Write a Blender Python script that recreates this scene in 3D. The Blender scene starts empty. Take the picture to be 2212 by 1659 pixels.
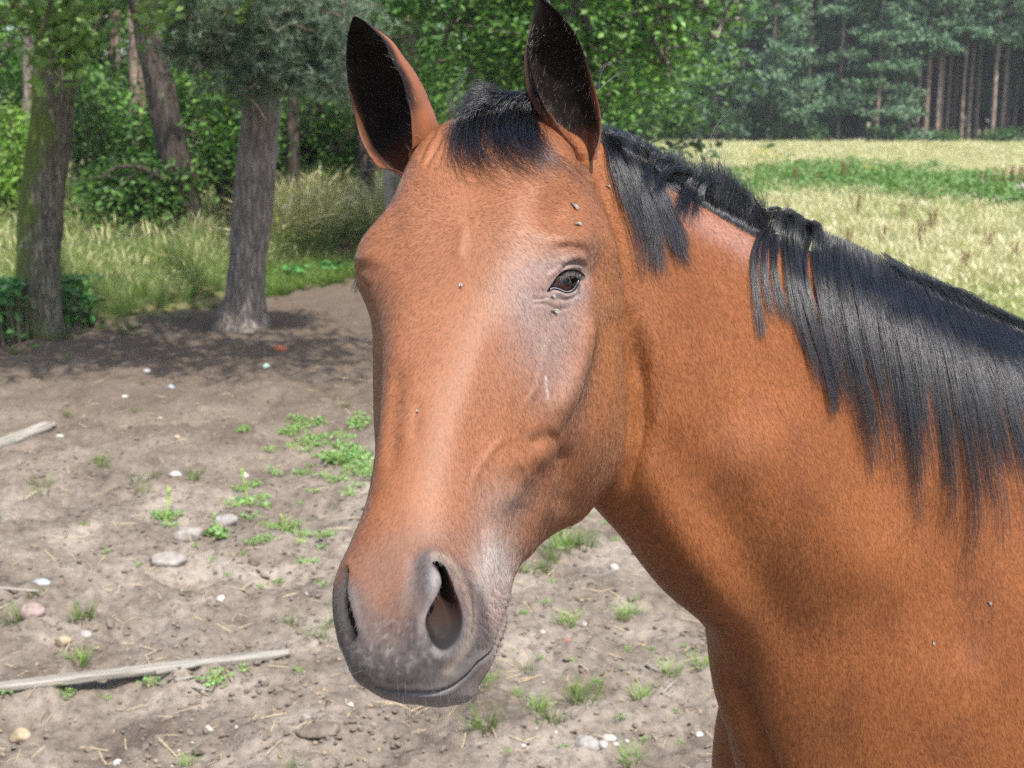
import bpy, bmesh, math, numpy as np
from mathutils import Vector
from mathutils.bvhtree import BVHTree
# ---------- camera, sky, sun, exposure
F_PX=2800.0; CX=1106.0; CY=829.5; CAM_Z=1.75; PITCH=math.radians(11.65)     # pinhole of the photo, in a 2212 x 1659 frame
sc=bpy.context.scene
cam=bpy.data.cameras.new('camera'); cam_o=bpy.data.objects.new('camera',cam); sc.collection.objects.link(cam_o); sc.camera=cam_o
cam_o.location=(0,0,CAM_Z); cam_o.rotation_euler=(math.pi/2-PITCH,0,0); cam.sensor_width=36; cam.lens=36*F_PX/2212; cam.clip_start=.05; cam.clip_end=900
cam.dof.use_dof=True; cam.dof.focus_distance=1.25; cam.dof.aperture_fstop=13
SUN_DIR=Vector((-.28,.48,-1.0)).normalized()
world=bpy.data.worlds.new('World'); sc.world=world; world.use_nodes=True; wn=world.node_tree
sky=wn.nodes.new('ShaderNodeTexSky'); sky.sky_type='NISHITA'; sky.sun_disc=False; sky.sun_elevation=math.asin(-SUN_DIR.z); sky.sun_rotation=math.atan2(-SUN_DIR.x,-SUN_DIR.y)
sky.air_density=1.0; sky.dust_density=3.0; wn.links.new(sky.outputs[0],wn.nodes['Background'].inputs[0]); wn.nodes['Background'].inputs[1].default_value=.15
sun=bpy.data.lights.new('sun','SUN'); sun.energy=4.1; sun.angle=math.radians(.9); sun.color=(1,.955,.88); sun_o=bpy.data.objects.new('sun',sun); sc.collection.objects.link(sun_o); sun_o.rotation_euler=SUN_DIR.to_track_quat('-Z','Y').to_euler()
vs=sc.view_settings; vs.view_transform='Standard'; vs.look='None'; vs.exposure=.95; vs.gamma=1; vs.use_curve_mapping=False
sc.cycles.max_bounces=7; sc.cycles.diffuse_bounces=3; sc.cycles.glossy_bounces=3; sc.cycles.transmission_bounces=4; sc.cycles.transparent_max_bounces=6; sc.cycles.sample_clamp_indirect=1.5; sc.cycles.sample_clamp_direct=5; sc.cycles.use_adaptive_sampling=False; sc.cycles.volume_bounces=0; sc.cycles.use_denoising=False
CAM=np.array([0,0,CAM_Z]); RT=np.array([1.,0,0]); FW=np.array([0,math.cos(PITCH),-math.sin(PITCH)]); UP=np.array([0,math.sin(PITCH),math.cos(PITCH)])

def P(px,py,d):
    return CAM+d*(RT*(px-CX)/F_PX+UP*(CY-py)/F_PX+FW)
def proj(w):
    w=np.asarray(w,float)-CAM
    d=w@FW
    return CX+F_PX*(w@RT)/d, CY-F_PX*(w@UP)/d, d

HEAD=[ # u, 11 half-ring points (x,v)
(-.03,[(0,-.075),(.02,-.077),(.04,-.085),(.055,-.10),(.06,-.115),(.062,-.13),(.06,-.15),(.055,-.165),(.045,-.18),(.02,-.19),(0,-.19)]),
(.02,[(0,-.035),(.025,-.036),(.05,-.045),(.068,-.065),(.075,-.09),(.078,-.11),(.078,-.14),(.075,-.17),(.06,-.2),(.03,-.21),(0,-.21)]),
(.07,[(0,-.010),(.03,-.011),(.058,-.02),(.078,-.045),(.084,-.075),(.085,-.105),(.083,-.14),(.08,-.18),(.068,-.215),(.035,-.225),(0,-.22)]),
(.12,[(0,.002),(.035,0),(.065,-.01),(.085,-.032),(.093,-.065),(.09,-.1),(.085,-.14),(.083,-.185),(.072,-.235),(.04,-.235),(0,-.22)]),
(.17,[(0,.005),(.04,.002),(.073,-.010),(.1,-.035),(.103,-.068),(.092,-.1),(.086,-.14),(.084,-.19),(.073,-.25),(.045,-.247),(0,-.215)]),
(.215,[(0,.004),(.037,.001),(.068,-.012),(.094,-.04),(.1,-.07),(.093,-.1),(.087,-.14),(.084,-.195),(.073,-.268),(.048,-.262),(0,-.205)]),
(.26,[(0,.003),(.033,0),(.056,-.015),(.077,-.045),(.092,-.082),(.09,-.105),(.084,-.14),(.082,-.2),(.072,-.278),(.047,-.27),(0,-.2)]),
(.31,[(0,.002),(.029,-.001),(.047,-.016),(.065,-.048),(.084,-.085),(.083,-.105),(.078,-.14),(.077,-.195),(.066,-.262),(.042,-.25),(0,-.19)]),
(.36,[(0,.001),(.026,-.002),(.041,-.016),(.056,-.045),(.074,-.08),(.073,-.098),(.067,-.125),(.063,-.17),(.052,-.212),(.034,-.205),(0,-.17)]),
(.41,[(0,0),(.024,-.003),(.037,-.016),(.05,-.042),(.062,-.072),(.06,-.09),(.055,-.11),(.047,-.14),(.039,-.165),(.025,-.168),(0,-.155)]),
(.46,[(0,0),(.023,-.003),(.036,-.015),(.048,-.038),(.054,-.062),(.053,-.08),(.05,-.1),(.044,-.125),(.035,-.145),(.02,-.148),(0,-.14)]),
(.50,[(0,.001),(.025,0),(.042,-.010),(.053,-.032),(.057,-.055),(.055,-.075),(.051,-.095),(.045,-.115),(.036,-.132),(.02,-.136),(0,-.132)]),
(.54,[(0,.002),(.028,.003),(.048,-.006),(.06,-.028),(.062,-.05),(.058,-.07),(.052,-.09),(.046,-.107),(.037,-.122),(.02,-.128),(0,-.127)]),
(.58,[(0,-.004),(.028,-.003),(.047,-.012),(.058,-.032),(.06,-.052),(.056,-.07),(.05,-.088),(.044,-.104),(.036,-.118),(.02,-.125),(0,-.125)]),
(.615,[(0,-.018),(.025,-.018),(.041,-.026),(.05,-.042),(.052,-.058),(.049,-.072),(.046,-.086),(.042,-.1),(.034,-.114),(.02,-.121),(0,-.122)]),
(.64,[(0,-.04),(.02,-.041),(.033,-.047),(.04,-.057),(.042,-.067),(.041,-.076),(.039,-.086),(.036,-.097),(.028,-.108),(.016,-.113),(0,-.114)]),
(.652,[(0,-.06),(.012,-.061),(.02,-.064),(.024,-.069),(.026,-.074),(.026,-.079),(.024,-.085),(.02,-.091),(.015,-.097),(.008,-.1),(0,-.1)]),
]
def crom(x, xs, ys):
    """non-uniform cubic Hermite through (xs, ys[...]) at x"""
    xs=np.asarray(xs,float); ys=np.asarray(ys,float)
    h=np.diff(xs); d=np.diff(ys,axis=0)/h.reshape(-1,*[1]*(ys.ndim-1))
    m=np.empty_like(ys); m[0]=d[0]; m[-1]=d[-1]
    w=(h[1:]/(h[1:]+h[:-1])).reshape(-1,*[1]*(ys.ndim-1))
    m[1:-1]=w*d[:-1]+(1-w)*d[1:]
    i=np.clip(np.searchsorted(xs,x)-1,0,len(xs)-2)
    hh=h[i]; t=(np.asarray(x)-xs[i])/hh
    sh=(-1,)+(1,)*(ys.ndim-1); t=t.reshape(sh); hh=hh.reshape(sh)
    return (2*t**3-3*t**2+1)*ys[i]+(t**3-2*t**2+t)*hh*m[i]+(-2*t**3+3*t**2)*ys[i+1]+(t**3-t**2)*hh*m[i+1]
us=np.array([s[0] for s in HEAD]); hs=np.array([s[1] for s in HEAD])  # (n,11,2)
def head_pt(u,k,side=1):
    """canonical surface point at ring index k (0 dorsal .. 10 ventral)"""
    r=crom(np.array([u]),us,hs)[0]
    q=crom(np.array([float(k)]),np.arange(11),r)[0]
    return np.array([side*q[0],u,q[1]])
def head_grid(nu=170,nk=144):
    uu=np.interp(np.linspace(0,1,nu),np.linspace(0,1,len(us)),us)
    rings=crom(uu,us,hs)
    full=np.concatenate([rings,rings[:,9:0:-1]*np.array([-1,1])],1) #(nu,20,2)
    ext=np.concatenate([full[:,-3:],full,full[:,:3]],1)
    kk=np.arange(nk)*20/nk
    out=crom(kk,np.arange(-3,23),ext.transpose(1,0,2)) # (nk,nu,2)
    out=out.transpose(1,0,2)
    return np.stack([out[...,0],np.repeat(uu[:,None],nk,1),out[...,1]],-1)
LM=[ # (u, k, side) , (px,py), weight in the pose fit
((.215,3.9,1),(1225,610),3), ((.215,3.9,-1),(775,612),3),
((.17,0,1),(1000,490),2), ((.32,0,1),(922,800),2), ((.45,0,1),(862,1090),2), ((.53,0,1),(842,1260),2),
((.615,0,1),(858,1430),1),
((.545,3,1),(985,1290),2), ((.545,3.2,-1),(738,1265),2),
((.24,8,1),(1345,1010),1), ((.30,8,1),(1255,1105),1), ((.20,7,1),(1362,880),1),
((.65,5,1),(935,1515),1),
((.02,0,1),(1060,265),1),
]
def rot(r):
    th=np.linalg.norm(r); k=r/(th+1e-12); K=np.array([[0,-k[2],k[1]],[k[2],0,-k[0]],[-k[1],k[0],0]])
    return np.eye(3)+math.sin(th)*K+(1-math.cos(th))*K@K
# base orientation: canonical (x,u,v) -> camera axes (right, up, forward): x->right, u->down, v->towards camera
def to_world(q,p):
    B=np.array([[1,0,0],[0,-1,0],[0,0,-1.]])   # rows: right, up, forward
    c=(B@np.asarray(q).reshape(-1,3).T).T@rot(p[:3]).T+p[3:6]
    return CAM+c[:,:1]*RT+c[:,1:2]*UP+c[:,2:3]*FW
def fit():
    q=np.array([head_pt(*a) for a,_,_ in LM]); t=np.array([b for _,b,_ in LM],float); w=np.array([c for _,_,c in LM])
    p=np.array([.3,-.1,0,-.03,.2,1.25])
    def res(p):
        x,y,d=proj(to_world(q,p)); return np.concatenate([(x-t[:,0])*w,(y-t[:,1])*w])
    lam=1e-2
    for _ in range(200):
        r=res(p); J=np.array([(res(p+1e-5*e)-r)/1e-5 for e in np.eye(6)]).T
        A=J.T@J; dp=np.linalg.solve(A+lam*np.diag(np.diag(A)),-J.T@r)
        if (res(p+dp)**2).sum()<(r**2).sum(): p=p+dp; lam*=.5
        else: lam*=3
    return p,res(p)/np.concatenate([w,w])

WL=[((.215,3.9,1),(1224,608)),((.215,4,-1),(773,608)),((.12,0,1),(1015,420)),
((.17,0,1),(1000,490)),((.24,0,1),(965,630)),((.32,0,1),(925,800)),((.39,0,1),(890,960)),((.45,0,1),(868,1090)),((.53,0,1),(845,1260)),((.585,0,1),(840,1370)),((.615,0,1),(852,1440)),
((.02,0,1),(1060,262)),((.02,4,1),(1245,330)),((.02,4,-1),(905,330)),
((.12,3.6,-1),(838,478)),((.17,3.6,-1),(785,540)),((.26,4,-1),(806,695)),((.31,4,-1),(806,830)),((.36,4,-1),(808,915)),
((.41,3,-1),(812,985)),((.46,3,-1),(790,1090)),((.50,3,-1),(757,1180)),((.54,3.7,-1),(738,1268)),((.58,4,-1),(739,1350)),((.615,4.5,-1),(772,1440)),
((.17,8,1),(1365,850)),((.24,8,1),(1350,985)),((.29,8.3,1),(1258,1106)),((.36,8.3,1),(1180,1160)),((.41,8.4,1),(1138,1212)),((.46,8,1),(1106,1252)),
((.50,7,1),(1100,1305)),((.54,7,1),(1087,1370)),((.58,7,1),(1066,1430)),((.62,7,1),(1030,1487)),((.652,9,1),(915,1520)),((.648,5,-1),(825,1500)),
((.26,4,1),(1278,705)),((.31,4,1),(1240,830)),((.36,4,1),(1165,945)),((.545,3.3,1),(1000,1290)),((.17,3.4,1),(1262,525)),((.215,4.9,1),(1282,615)),((.12,5.5,1),(1332,545)),
]
def make_warp(p):
    Q=np.array([head_pt(*a) for a,_ in WL]); T=np.array([b for _,b in WL],float)
    x,y,d=proj(to_world(Q,p)); D=np.stack([T[:,0]-x,T[:,1]-y],1)
    n=len(Q); K=np.linalg.norm(Q[:,None]-Q[None],axis=-1); K=-K+0.004*np.eye(n)
    A=np.zeros((n+4,n+4)); A[:n,:n]=K; A[:n,n]=1; A[:n,n+1:]=Q; A[n,:n]=1; A[n+1:,:n]=Q.T
    B=np.zeros((n+4,2)); B[:n]=D; S=np.linalg.solve(A,B)
    def warp(q):
        q=np.asarray(q,float).reshape(-1,3); w=to_world(q,p); x,y,d=proj(w)
        k=-np.linalg.norm(q[:,None]-Q[None],axis=-1)
        o=k@S[:n]+S[n]+q@S[n+1:]
        return w+(d/F_PX)[:,None]*(o[:,:1]*RT-o[:,1:2]*UP)
    return warp,D

HD=np.array([-.86,-.51,0]); HD/=np.linalg.norm(HD)       # heading of the body
LT=np.array([-HD[1],HD[0],0])                            # horse's left
LT=np.array([.51,-.86,0]); LT/=np.linalg.norm(LT)
WITH=P(2330,762,1.82); 
def Bp(a,b,z):
    q=WITH-HD*a+LT*b; return np.array([q[0],q[1],z])
def ring(D,V,lat,w,n=48,bulge=0.0,e=.85):
    D=np.asarray(D);V=np.asarray(V);lat=np.asarray(lat,float); lat=lat/np.linalg.norm(lat)
    a=np.arange(n)*2*math.pi/n
    c=(D+V)/2; hv=(D-V)/2
    s=np.sin(a); cc=np.cos(a)
    wid=w*np.sign(s)*np.abs(s)**e*(1-bulge*cc)
    return c+np.outer(cc,hv)+np.outer(wid,lat)
def loft(keys,steps):
    """keys: list of rings (n,3) -> smooth closed tube mesh"""
    K=np.array(keys); t=np.arange(len(K)); tt=np.linspace(0,len(K)-1,steps)
    R=crom(tt,t,K.reshape(len(K),-1)).reshape(steps,-1,3)
    return grid_mesh(R)
def grid_mesh(R,cap=True):
    m,n=R.shape[:2]; V=R.reshape(-1,3)
    i=np.arange(m-1)[:,None]*n; j=np.arange(n)[None]; j2=(j+1)%n
    Q=np.stack([i+j,i+j2,i+n+j2,i+n+j],-1).reshape(-1,4)
    Q=[tuple(q) for q in Q]
    if cap:
        V=np.concatenate([V,R[0].mean(0)[None],R[-1].mean(0)[None]]); c0=m*n; c1=c0+1
        Q+=[(c0,(k+1)%n,k) for k in range(n)]+[(c1,(m-1)*n+k,(m-1)*n+(k+1)%n) for k in range(n)]
    return V,Q
def ellipsoid(c,ax,r,n=20):
    ax=np.array(ax,float); ax/=np.linalg.norm(ax,axis=1)[:,None]
    th=np.linspace(.02,math.pi-.02,n)
    R=[]
    for t in th:
        a=np.arange(2*n)*math.pi/n
        R.append(c+math.cos(t)*r[0]*ax[0]+np.outer(np.cos(a)*math.sin(t)*r[1],ax[1])+np.outer(np.sin(a)*math.sin(t)*r[2],ax[2]))
    return grid_mesh(np.array(R))
def tube(pts,rad,n=20,steps=30):
    pts=np.array(pts,float); rad=np.array(rad,float); t=np.arange(len(pts)); tt=np.linspace(0,len(pts)-1,steps)
    C=crom(tt,t,pts); r=crom(tt,t,rad); T=np.gradient(C,axis=0); T/=np.linalg.norm(T,axis=1)[:,None]
    R=[]; up=np.array([0,1.,0.001])
    for c,q,d in zip(C,r,T):
        s=np.cross(d,up); s/=np.linalg.norm(s); v=np.cross(s,d); a=np.arange(n)*2*math.pi/n
        R.append(c+q*(np.outer(np.cos(a),s)+np.outer(np.sin(a),v)))
    return grid_mesh(np.array(R))
def join(parts):
    V=[];Fc=[];o=0
    for v,f in parts:
        V.append(v); Fc+=[tuple(int(i)+o for i in q) for q in f]; o+=len(v)
    return np.concatenate(V),Fc
pose,_=fit(); WARP,_d=make_warp(pose)
def build_body_raw():
    parts=[]
    H=head_grid(); parts.append(grid_mesh(WARP(H.reshape(-1,3)).reshape(H.shape)))
    l0=np.array([.93,-.3,0.05]); l1=np.array([.8,-.55,0]); l2=np.array([.65,-.75,0])
    N=[ring(P(1045,330,1.37),P(1180,640,1.34),l0,.05),
       ring(P(1200,285,1.40),P(1240,860,1.39),l0,.066,bulge=.15),
       ring(P(1330,322,1.45),P(1300,1060,1.42),l1,.075,bulge=.2),
       ring(P(1480,415,1.51),P(1390,1195,1.46),l2,.083,bulge=.25),
       ring(P(1640,503,1.57),P(1475,1300,1.50),l2,.097,bulge=.25),
       ring(P(1850,580,1.65),P(1566,1400,1.56),LT,.112,bulge=.05),
       ring(P(2080,690,1.74),P(1600,1600,1.62),LT,.155,bulge=-.12),
       ring(WITH,P(1800,1950,1.72),LT,.205,bulge=0),
       ring(Bp(.2,0,1.43),Bp(.1,0,.68),LT,.255,bulge=.1),
       ring(Bp(.5,0,1.36),Bp(.45,0,.66),LT,.29,bulge=.05),
       ring(Bp(.85,0,1.37),Bp(.85,0,.74),LT,.285),
       ring(Bp(1.12,0,1.41),Bp(1.12,0,.86),LT,.27),
       ring(Bp(1.36,0,1.34),Bp(1.36,0,.92),LT,.21),
       ring(Bp(1.5,0,1.2),Bp(1.5,0,1.0),LT,.09)]
    parts.append(loft(N,150))
    z=np.array([0,0,1.])
    for s in (1,-1):
        parts.append(ellipsoid(Bp(-.20,s*.13,.98),[z+HD*-.35,HD,LT],(.25,.165,.055)))
        parts.append(ellipsoid(Bp(-.385,-.135,.85) if s<0 else Bp(-.36,.09,.80),[z,HD,LT],(.24,.12,.09) if s<0 else (.2,.10,.07)))
        parts.append(tube([Bp(-.14,s*.16,1.0),Bp(-.1,s*.17,.78),Bp(-.1,s*.16,.6),Bp(-.1,s*.155,.45),Bp(-.1,s*.155,.38),Bp(-.09,s*.155,.25),Bp(-.08,s*.155,.14),Bp(-.12,s*.155,.07),Bp(-.13,s*.155,.0)],[.1,.085,.06,.042,.036,.03,.034,.045,.058]))
        parts.append(ellipsoid(Bp(1.12,s*.14,1.02),[z,HD,LT],(.32,.28,.14)))
        parts.append(tube([Bp(1.08,s*.16,1.0),Bp(1.02,s*.17,.76),Bp(1.16,s*.16,.6),Bp(1.3,s*.155,.47),Bp(1.28,s*.155,.38),Bp(1.24,s*.155,.25),Bp(1.22,s*.155,.14),Bp(1.18,s*.155,.07),Bp(1.17,s*.155,.0)],[.15,.12,.08,.048,.042,.034,.036,.046,.058]))
    return join(parts)
def mesh_from(name,V,Fc):
    me=bpy.data.meshes.new(name); me.from_pydata([tuple(v) for v in V],[],Fc); me.update(); return me
def get_arrays(me):
    V=np.empty(len(me.vertices)*3,np.float32); me.vertices.foreach_get('co',V)
    return V.reshape(-1,3).astype(float)
def remesh(V,Fc,size):
    me=mesh_from('tmp',V,Fc); ob=bpy.data.objects.new('tmp',me); bpy.context.scene.collection.objects.link(ob)
    m=ob.modifiers.new('r','REMESH'); m.mode='VOXEL'; m.voxel_size=size; m.adaptivity=0
    dg=bpy.context.evaluated_depsgraph_get(); ev=ob.evaluated_get(dg); me2=bpy.data.meshes.new_from_object(ev)
    bpy.data.objects.remove(ob); return me2

def polyd(px,py,poly,closed=False):
    """distance (px) to a polyline and the arc length of the nearest point"""
    poly=np.array(poly,float)
    if closed: poly=np.concatenate([poly,poly[:1]])
    best=np.full(px.shape,1e9); arc=np.zeros(px.shape); L=0
    for a,b in zip(poly[:-1],poly[1:]):
        v=b-a; l=np.hypot(*v); t=np.clip(((px-a[0])*v[0]+(py-a[1])*v[1])/(l*l+1e-9),0,1)
        d=np.hypot(px-a[0]-t*v[0],py-a[1]-t*v[1]); m=d<best; best=np.where(m,d,best); arc=np.where(m,L+t*l,arc); L+=l
    return best,arc,L
def inside(px,py,poly):
    poly=np.array(poly,float); r=np.zeros(px.shape,bool); n=len(poly)
    for i in range(n):
        x1,y1=poly[i]; x2,y2=poly[(i+1)%n]
        c=((y1>py)!=(y2>py))&(px<(x2-x1)*(py-y1)/(y2-y1+1e-12)+x1); r^=c
    return r
def spl(pts,n=40,closed=False):
    p=np.array(pts,float)
    if closed: p=np.concatenate([p[-2:],p,p[:3]]); t=np.arange(len(p)); return crom(np.linspace(2,len(p)-3,n,endpoint=False),t,p)
    return crom(np.linspace(0,len(p)-1,n),np.arange(len(p)),p)
def sdist(px,py,poly):
    d,_,_=polyd(px,py,poly,True); return np.where(inside(px,py,poly),-d,d)
def sm(a,b,x):
    t=np.clip((x-a)/(b-a),0,1); return t*t*(3-2*t)
EYE=np.array([1224,608])+np.array([1.10,1.14])*(-np.array([1224,608])+spl([(1187,627),(1197,611),(1207,598),(1217.5,589),(1233,585.5),(1249,589.5),(1259,598),(1251,606),(1245,616),(1237.5,625),(1228,630),(1217.5,628.5),(1206.5,624),(1196.7,623)],60,True))
NOSL=spl([(933,1224),(947,1222),(961,1236),(973,1260),(983,1287),(992,1316),(996,1345),(991,1374),(974,1396),(952,1404),(933,1388),(923,1362),(920,1345),(924,1326),(932,1309),(944,1289),(951,1268),(948,1252),(940,1240)],80,True)
NOSR=spl([(746,1222),(753,1232),(751,1250),(750,1275),(757,1309),(767,1345),(773,1368),(762,1385),(746,1360),(738,1320),(737,1270),(740,1240)],60,True)
MOUTH=spl([(1104,1296),(1097,1308),(1087,1338),(1075,1372),(1062,1404),(1030,1432),(1003,1460),(971,1485),(932,1494),(877,1494),(840,1491),(815,1484)],90)
def refine(me,boxes):
    """split the faces seen inside photo windows so that small features find enough points"""
    for (x0,y0,x1,y1,dmax) in boxes:
        bm=bmesh.new(); bm.from_mesh(me)
        V=np.array([v.co[:] for v in bm.verts]); px,py,d=proj(V); m=(px>x0)&(px<x1)&(py>y0)&(py<y1)&(d<dmax)
        bm.normal_update()
        es=[e for e in bm.edges if m[e.verts[0].index] and m[e.verts[1].index]]
        bmesh.ops.subdivide_edges(bm,edges=es,cuts=1,use_grid_fill=True,smooth=0)
        bm.to_mesh(me); bm.free()
def edges_np(me):
    E=np.empty(len(me.edges)*2,np.int32); me.edges.foreach_get('vertices',E); return E.reshape(-1,2)
def laplace(V,E,it,lam=.5,mask=None,mu=None):
    n=len(V); deg=np.bincount(E.ravel(),minlength=n).astype(float)[:,None]+1e-9
    for k in range(it):
        S=np.zeros_like(V)
        for c in range(3): S[:,c]=np.bincount(E[:,0],V[E[:,1],c],n)+np.bincount(E[:,1],V[E[:,0],c],n)
        l=lam if (mu is None or k%2==0) else mu
        D=(S/deg-V)*l
        V=V+(D if mask is None else D*mask[:,None])
    return V
def normals(me,V):
    me.vertices.foreach_set('co',V.astype(np.float32).ravel()); me.update()
    N=np.empty(len(V)*3,np.float32); me.vertices.foreach_get('normal',N); return N.reshape(-1,3).astype(float)
def sculpt(me):
    V=get_arrays(me); E=edges_np(me)
    V=laplace(V,E,6,.5)
    px,py,d=proj(V); N=normals(me,V)
    vis=sm(-.15,.15,-(N*((V-CAM)/np.linalg.norm(V-CAM,axis=1)[:,None])).sum(1))
    H=np.zeros(len(V))           # along the normal, metres
    near=(d<1.47)
    def gauss(x): return np.exp(-.5*x*x)
    def line(pts,w,amp,dmax=1.47,taper=True,n=30):
        p=spl(pts,n); q=(px>p[:,0].min()-4*w)&(px<p[:,0].max()+4*w)&(py>p[:,1].min()-4*w)&(py<p[:,1].max()+4*w)&(d<dmax)&(vis>0)
        a,s,L=polyd(px[q],py[q],p); g=gauss(a/w)
        if taper: g=g*sm(0,.25*L,s)*sm(0,.25*L,L-s)
        H[q]+=amp*1e-3*g*vis[q]
    def bump(x,y,rx,ry,ang,amp,dmax=1.47):
        c,s_=math.cos(math.radians(ang)),math.sin(math.radians(ang)); dx,dy=px-x,py-y
        g=gauss(np.hypot((dx*c+dy*s_)/rx,(-dx*s_+dy*c)/ry)); H[:]+=np.where(d<dmax,amp*1e-3*g*vis,0)
    # --- broad head forms
    bump(1212,452,34,34,20,-12); bump(1222,515,40,16,8,5); bump(1262,500,14,40,0,2)
    bump(850,470,22,40,20,-4); bump(805,548,18,16,0,3)
    line([(1290,655),(1264,760),(1228,850),(1190,922)],15,5.0); line([(1318,640),(1300,760),(1262,865),(1225,940)],26,-4.2)
    line([(1140,966),(1172,948),(1204,934)],12,-3.6); bump(1165,985,26,16,-20,3)
    line([(1204,950),(1216,1010),(1212,1070),(1196,1110)],17,-3.8); bump(1285,950,60,95,0,8); line([(1372,690),(1388,850),(1378,980),(1338,1085)],15,-9,1.6)
    line([(1196,985),(1190,1060),(1150,1140),(1112,1215)],13,2.5); line([(1100,1005),(1130,1060),(1128,1130)],16,-2.5)
    bump(1100,1120,34,26,0,-3); line([(1060,1130),(1066,1180),(1078,1240)],6,1.5)
    line([(1040,1120),(1042,1180),(1052,1240)],5,-1.5)
    line([(1085,690),(1070,800),(1040,930),(1010,1040)],26,-2.5); line([(960,560),(930,720),(905,860),(885,1000)],32,.8)
    line([(862,760),(850,900),(842,1040)],14,-3.2); line([(1108,968),(1122,1000),(1136,1018),(1140,1050)],4,1.5); line([(1010,1080),(1030,1020),(1075,960),(1110,930)],5,1.3); line([(1195,690),(1178,760),(1160,830),(1120,900)],5,1.2); line([(905,850),(893,960)],10,-1.2)
    line([(1005,480),(996,520),(985,565)],9,1.8); bump(1004,474,9,7,0,-1.5)
    line([(955,392),(985,374),(1010,362)],8,-.7); line([(1020,380),(1060,372),(1110,390)],16,1.5)
    bump(1120,470,40,50,20,2.5); bump(895,420,30,40,-30,-2)
    # folds below the ears
    for k,o in enumerate((0,14,27,40)): line([(1180+o*.3,306+o),(1225+o*.5,330+o*1.1),(1284,356+o*1.5)],4.2,(-3.2,2.5,-3.0,2)[k]*.9)
    for k,o in enumerate((0,11,22,33)): line([(948+o*.5,272+o*.2),(920+o,312+o*.3),(902+o*.6,358+o*.3)],4.5,(-3,2,-3,2)[k]*.9)
    line([(1300,390),(1318,470),(1330,560),(1345,650)],10,2,1.5)
    # --- around the eye
    line([(1213,588),(1221,575),(1232,569.5),(1246,568.5),(1258,573),(1268,582)],2.6,-2.6); line([(1216,584),(1231,577),(1247,577),(1259,584)],4.5,2.2)
    line([(1205,575),(1225,560),(1248,556),(1268,566)],7,2.6)
    line([(1190,632),(1205,633),(1222,640),(1240,634),(1254,618)],4,2.2); line([(1195,641),(1215,648),(1236,643),(1256,630)],3,-.9)
    line([(1145,646),(1168,646.5),(1186,640)],2.8,-1.1); line([(1141,655),(1179,657),(1206,668),(1237,661)],3.2,-1.0); line([(1150,651),(1178,650)],3,.7); bump(1205,655,18,8,8,1.4)
    line([(1160,626),(1178,630),(1188,627)],4,-.6)
    line([(1180,600),(1198,588),(1212,572)],5,1.4); line([(1195,540),(1230,532),(1262,540)],6,-1.6)
    bump(790,560,14,10,0,3); line([(772,600),(784,612),(794,628)],5,-1.2); line([(780,590),(795,600),(806,615)],6,1)
    # --- muzzle
    bump(936,1260,15,24,12,7.5); line([(926,1226),(938,1210),(955,1212),(972,1230),(988,1262),(1000,1300),(1007,1345),(1001,1385),(980,1412),(952,1420)],14,3.2,taper=False)
    line([(910,1310),(906,1345),(912,1385),(930,1412)],13,2.0); line([(1018,1250),(1021,1300),(1020,1350),(1004,1405)],4.5,-1.3); line([(1028,1260),(1031,1310),(1029,1350)],6,.9)
    line([(890,1180),(897,1230),(890,1300),(880,1360)],15,-1.6); line([(750,1250),(760,1305),(774,1352),(789,1390)],9,1.6)
    line([(795,1382),(850,1376),(905,1395)],10,-.5); bump(850,1430,50,30,0,3); bump(930,1200,16,14,0,2)
    line([(1015,1420),(1000,1450),(960,1470)],9,1.5); bump(1040,1380,18,30,25,2)
    bump(940,1508,60,12,0,1.5)
    # wrinkled lip corner
    q=(px>1035)&(px<1110)&(py>1270)&(py<1425)&near
    a,s,L=polyd(px[q],py[q],MOUTH); H[q]+=vis[q]*1e-3*(0.8*np.sin(s/L*2*math.pi*30+1.5*np.sin(s*.11))*gauss(a/9)*sm(.0,.03,s/L)*sm(.36,.25,s/L))
    for k in range(7):
        x,y=1096-k*6.5,1290+k*17; line([(x-4,y),(x-17+k*.5,y-14),(x-33,y-25-k)],2.3,-.75)
    V=V+N*H[:,None]; N=normals(me,V)
    # mouth slit
    q=(px>790)&(px<1115)&(py>1280)&(py<1510)&(d<1.25)
    a,s,L=polyd(px[q],py[q],MOUTH); V[q]-=N[q]*(vis[q]*(3.6e-3*gauss(a/1.7)-1.0e-3*gauss((a-7)/5)))[:,None]
    # nostrils and eye opening: pushed in along one direction each
    vd=(V-CAM); vd/=np.linalg.norm(vd,axis=1)[:,None]
    def hollow(poly,dirv,fn,dmax):
        q=(px>poly[:,0].min()-12)&(px<poly[:,0].max()+12)&(py>poly[:,1].min()-12)&(py<poly[:,1].max()+12)&(d<dmax)&(vis>0.02)
        sd=sdist(px[q],py[q],poly); V[q]+=np.outer(fn(sd,px[q],py[q]),dirv)
    hollow(NOSL,FW*.9+RT*-.35+UP*.25,lambda s,x,y:sm(1.5,-17,s)*(.036*sm(1385,1300,y)+.009),1.13)
    hollow(NOSR,FW*.6+RT*.8+UP*.1,lambda s,x,y:sm(1,-9,s)*(.016*sm(1385,1330,y)+.003),1.2)
    eyen=N[(np.hypot(px-1225,py-610)<25)&(d<1.32)].mean(0); eyen/=np.linalg.norm(eyen)
    hollow(EYE,-eyen,lambda s,x,y:.016*sm(.3,-3.2,s),1.32)
    # --- neck and chest
    H[:]=0; N=normals(me,V)
    line([(1372,900),(1400,1010),(1480,1180),(1570,1310),(1630,1450)],36,9,1.9,n=40); line([(1430,900),(1510,1040),(1610,1190),(1690,1350),(1730,1500)],46,-11,2,n=40)
    line([(1560,880),(1700,1050),(1830,1200),(1930,1330)],70,11,2.1); bump(1430,720,50,90,0,4,1.6); bump(1600,700,60,120,-20,3,2)
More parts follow.
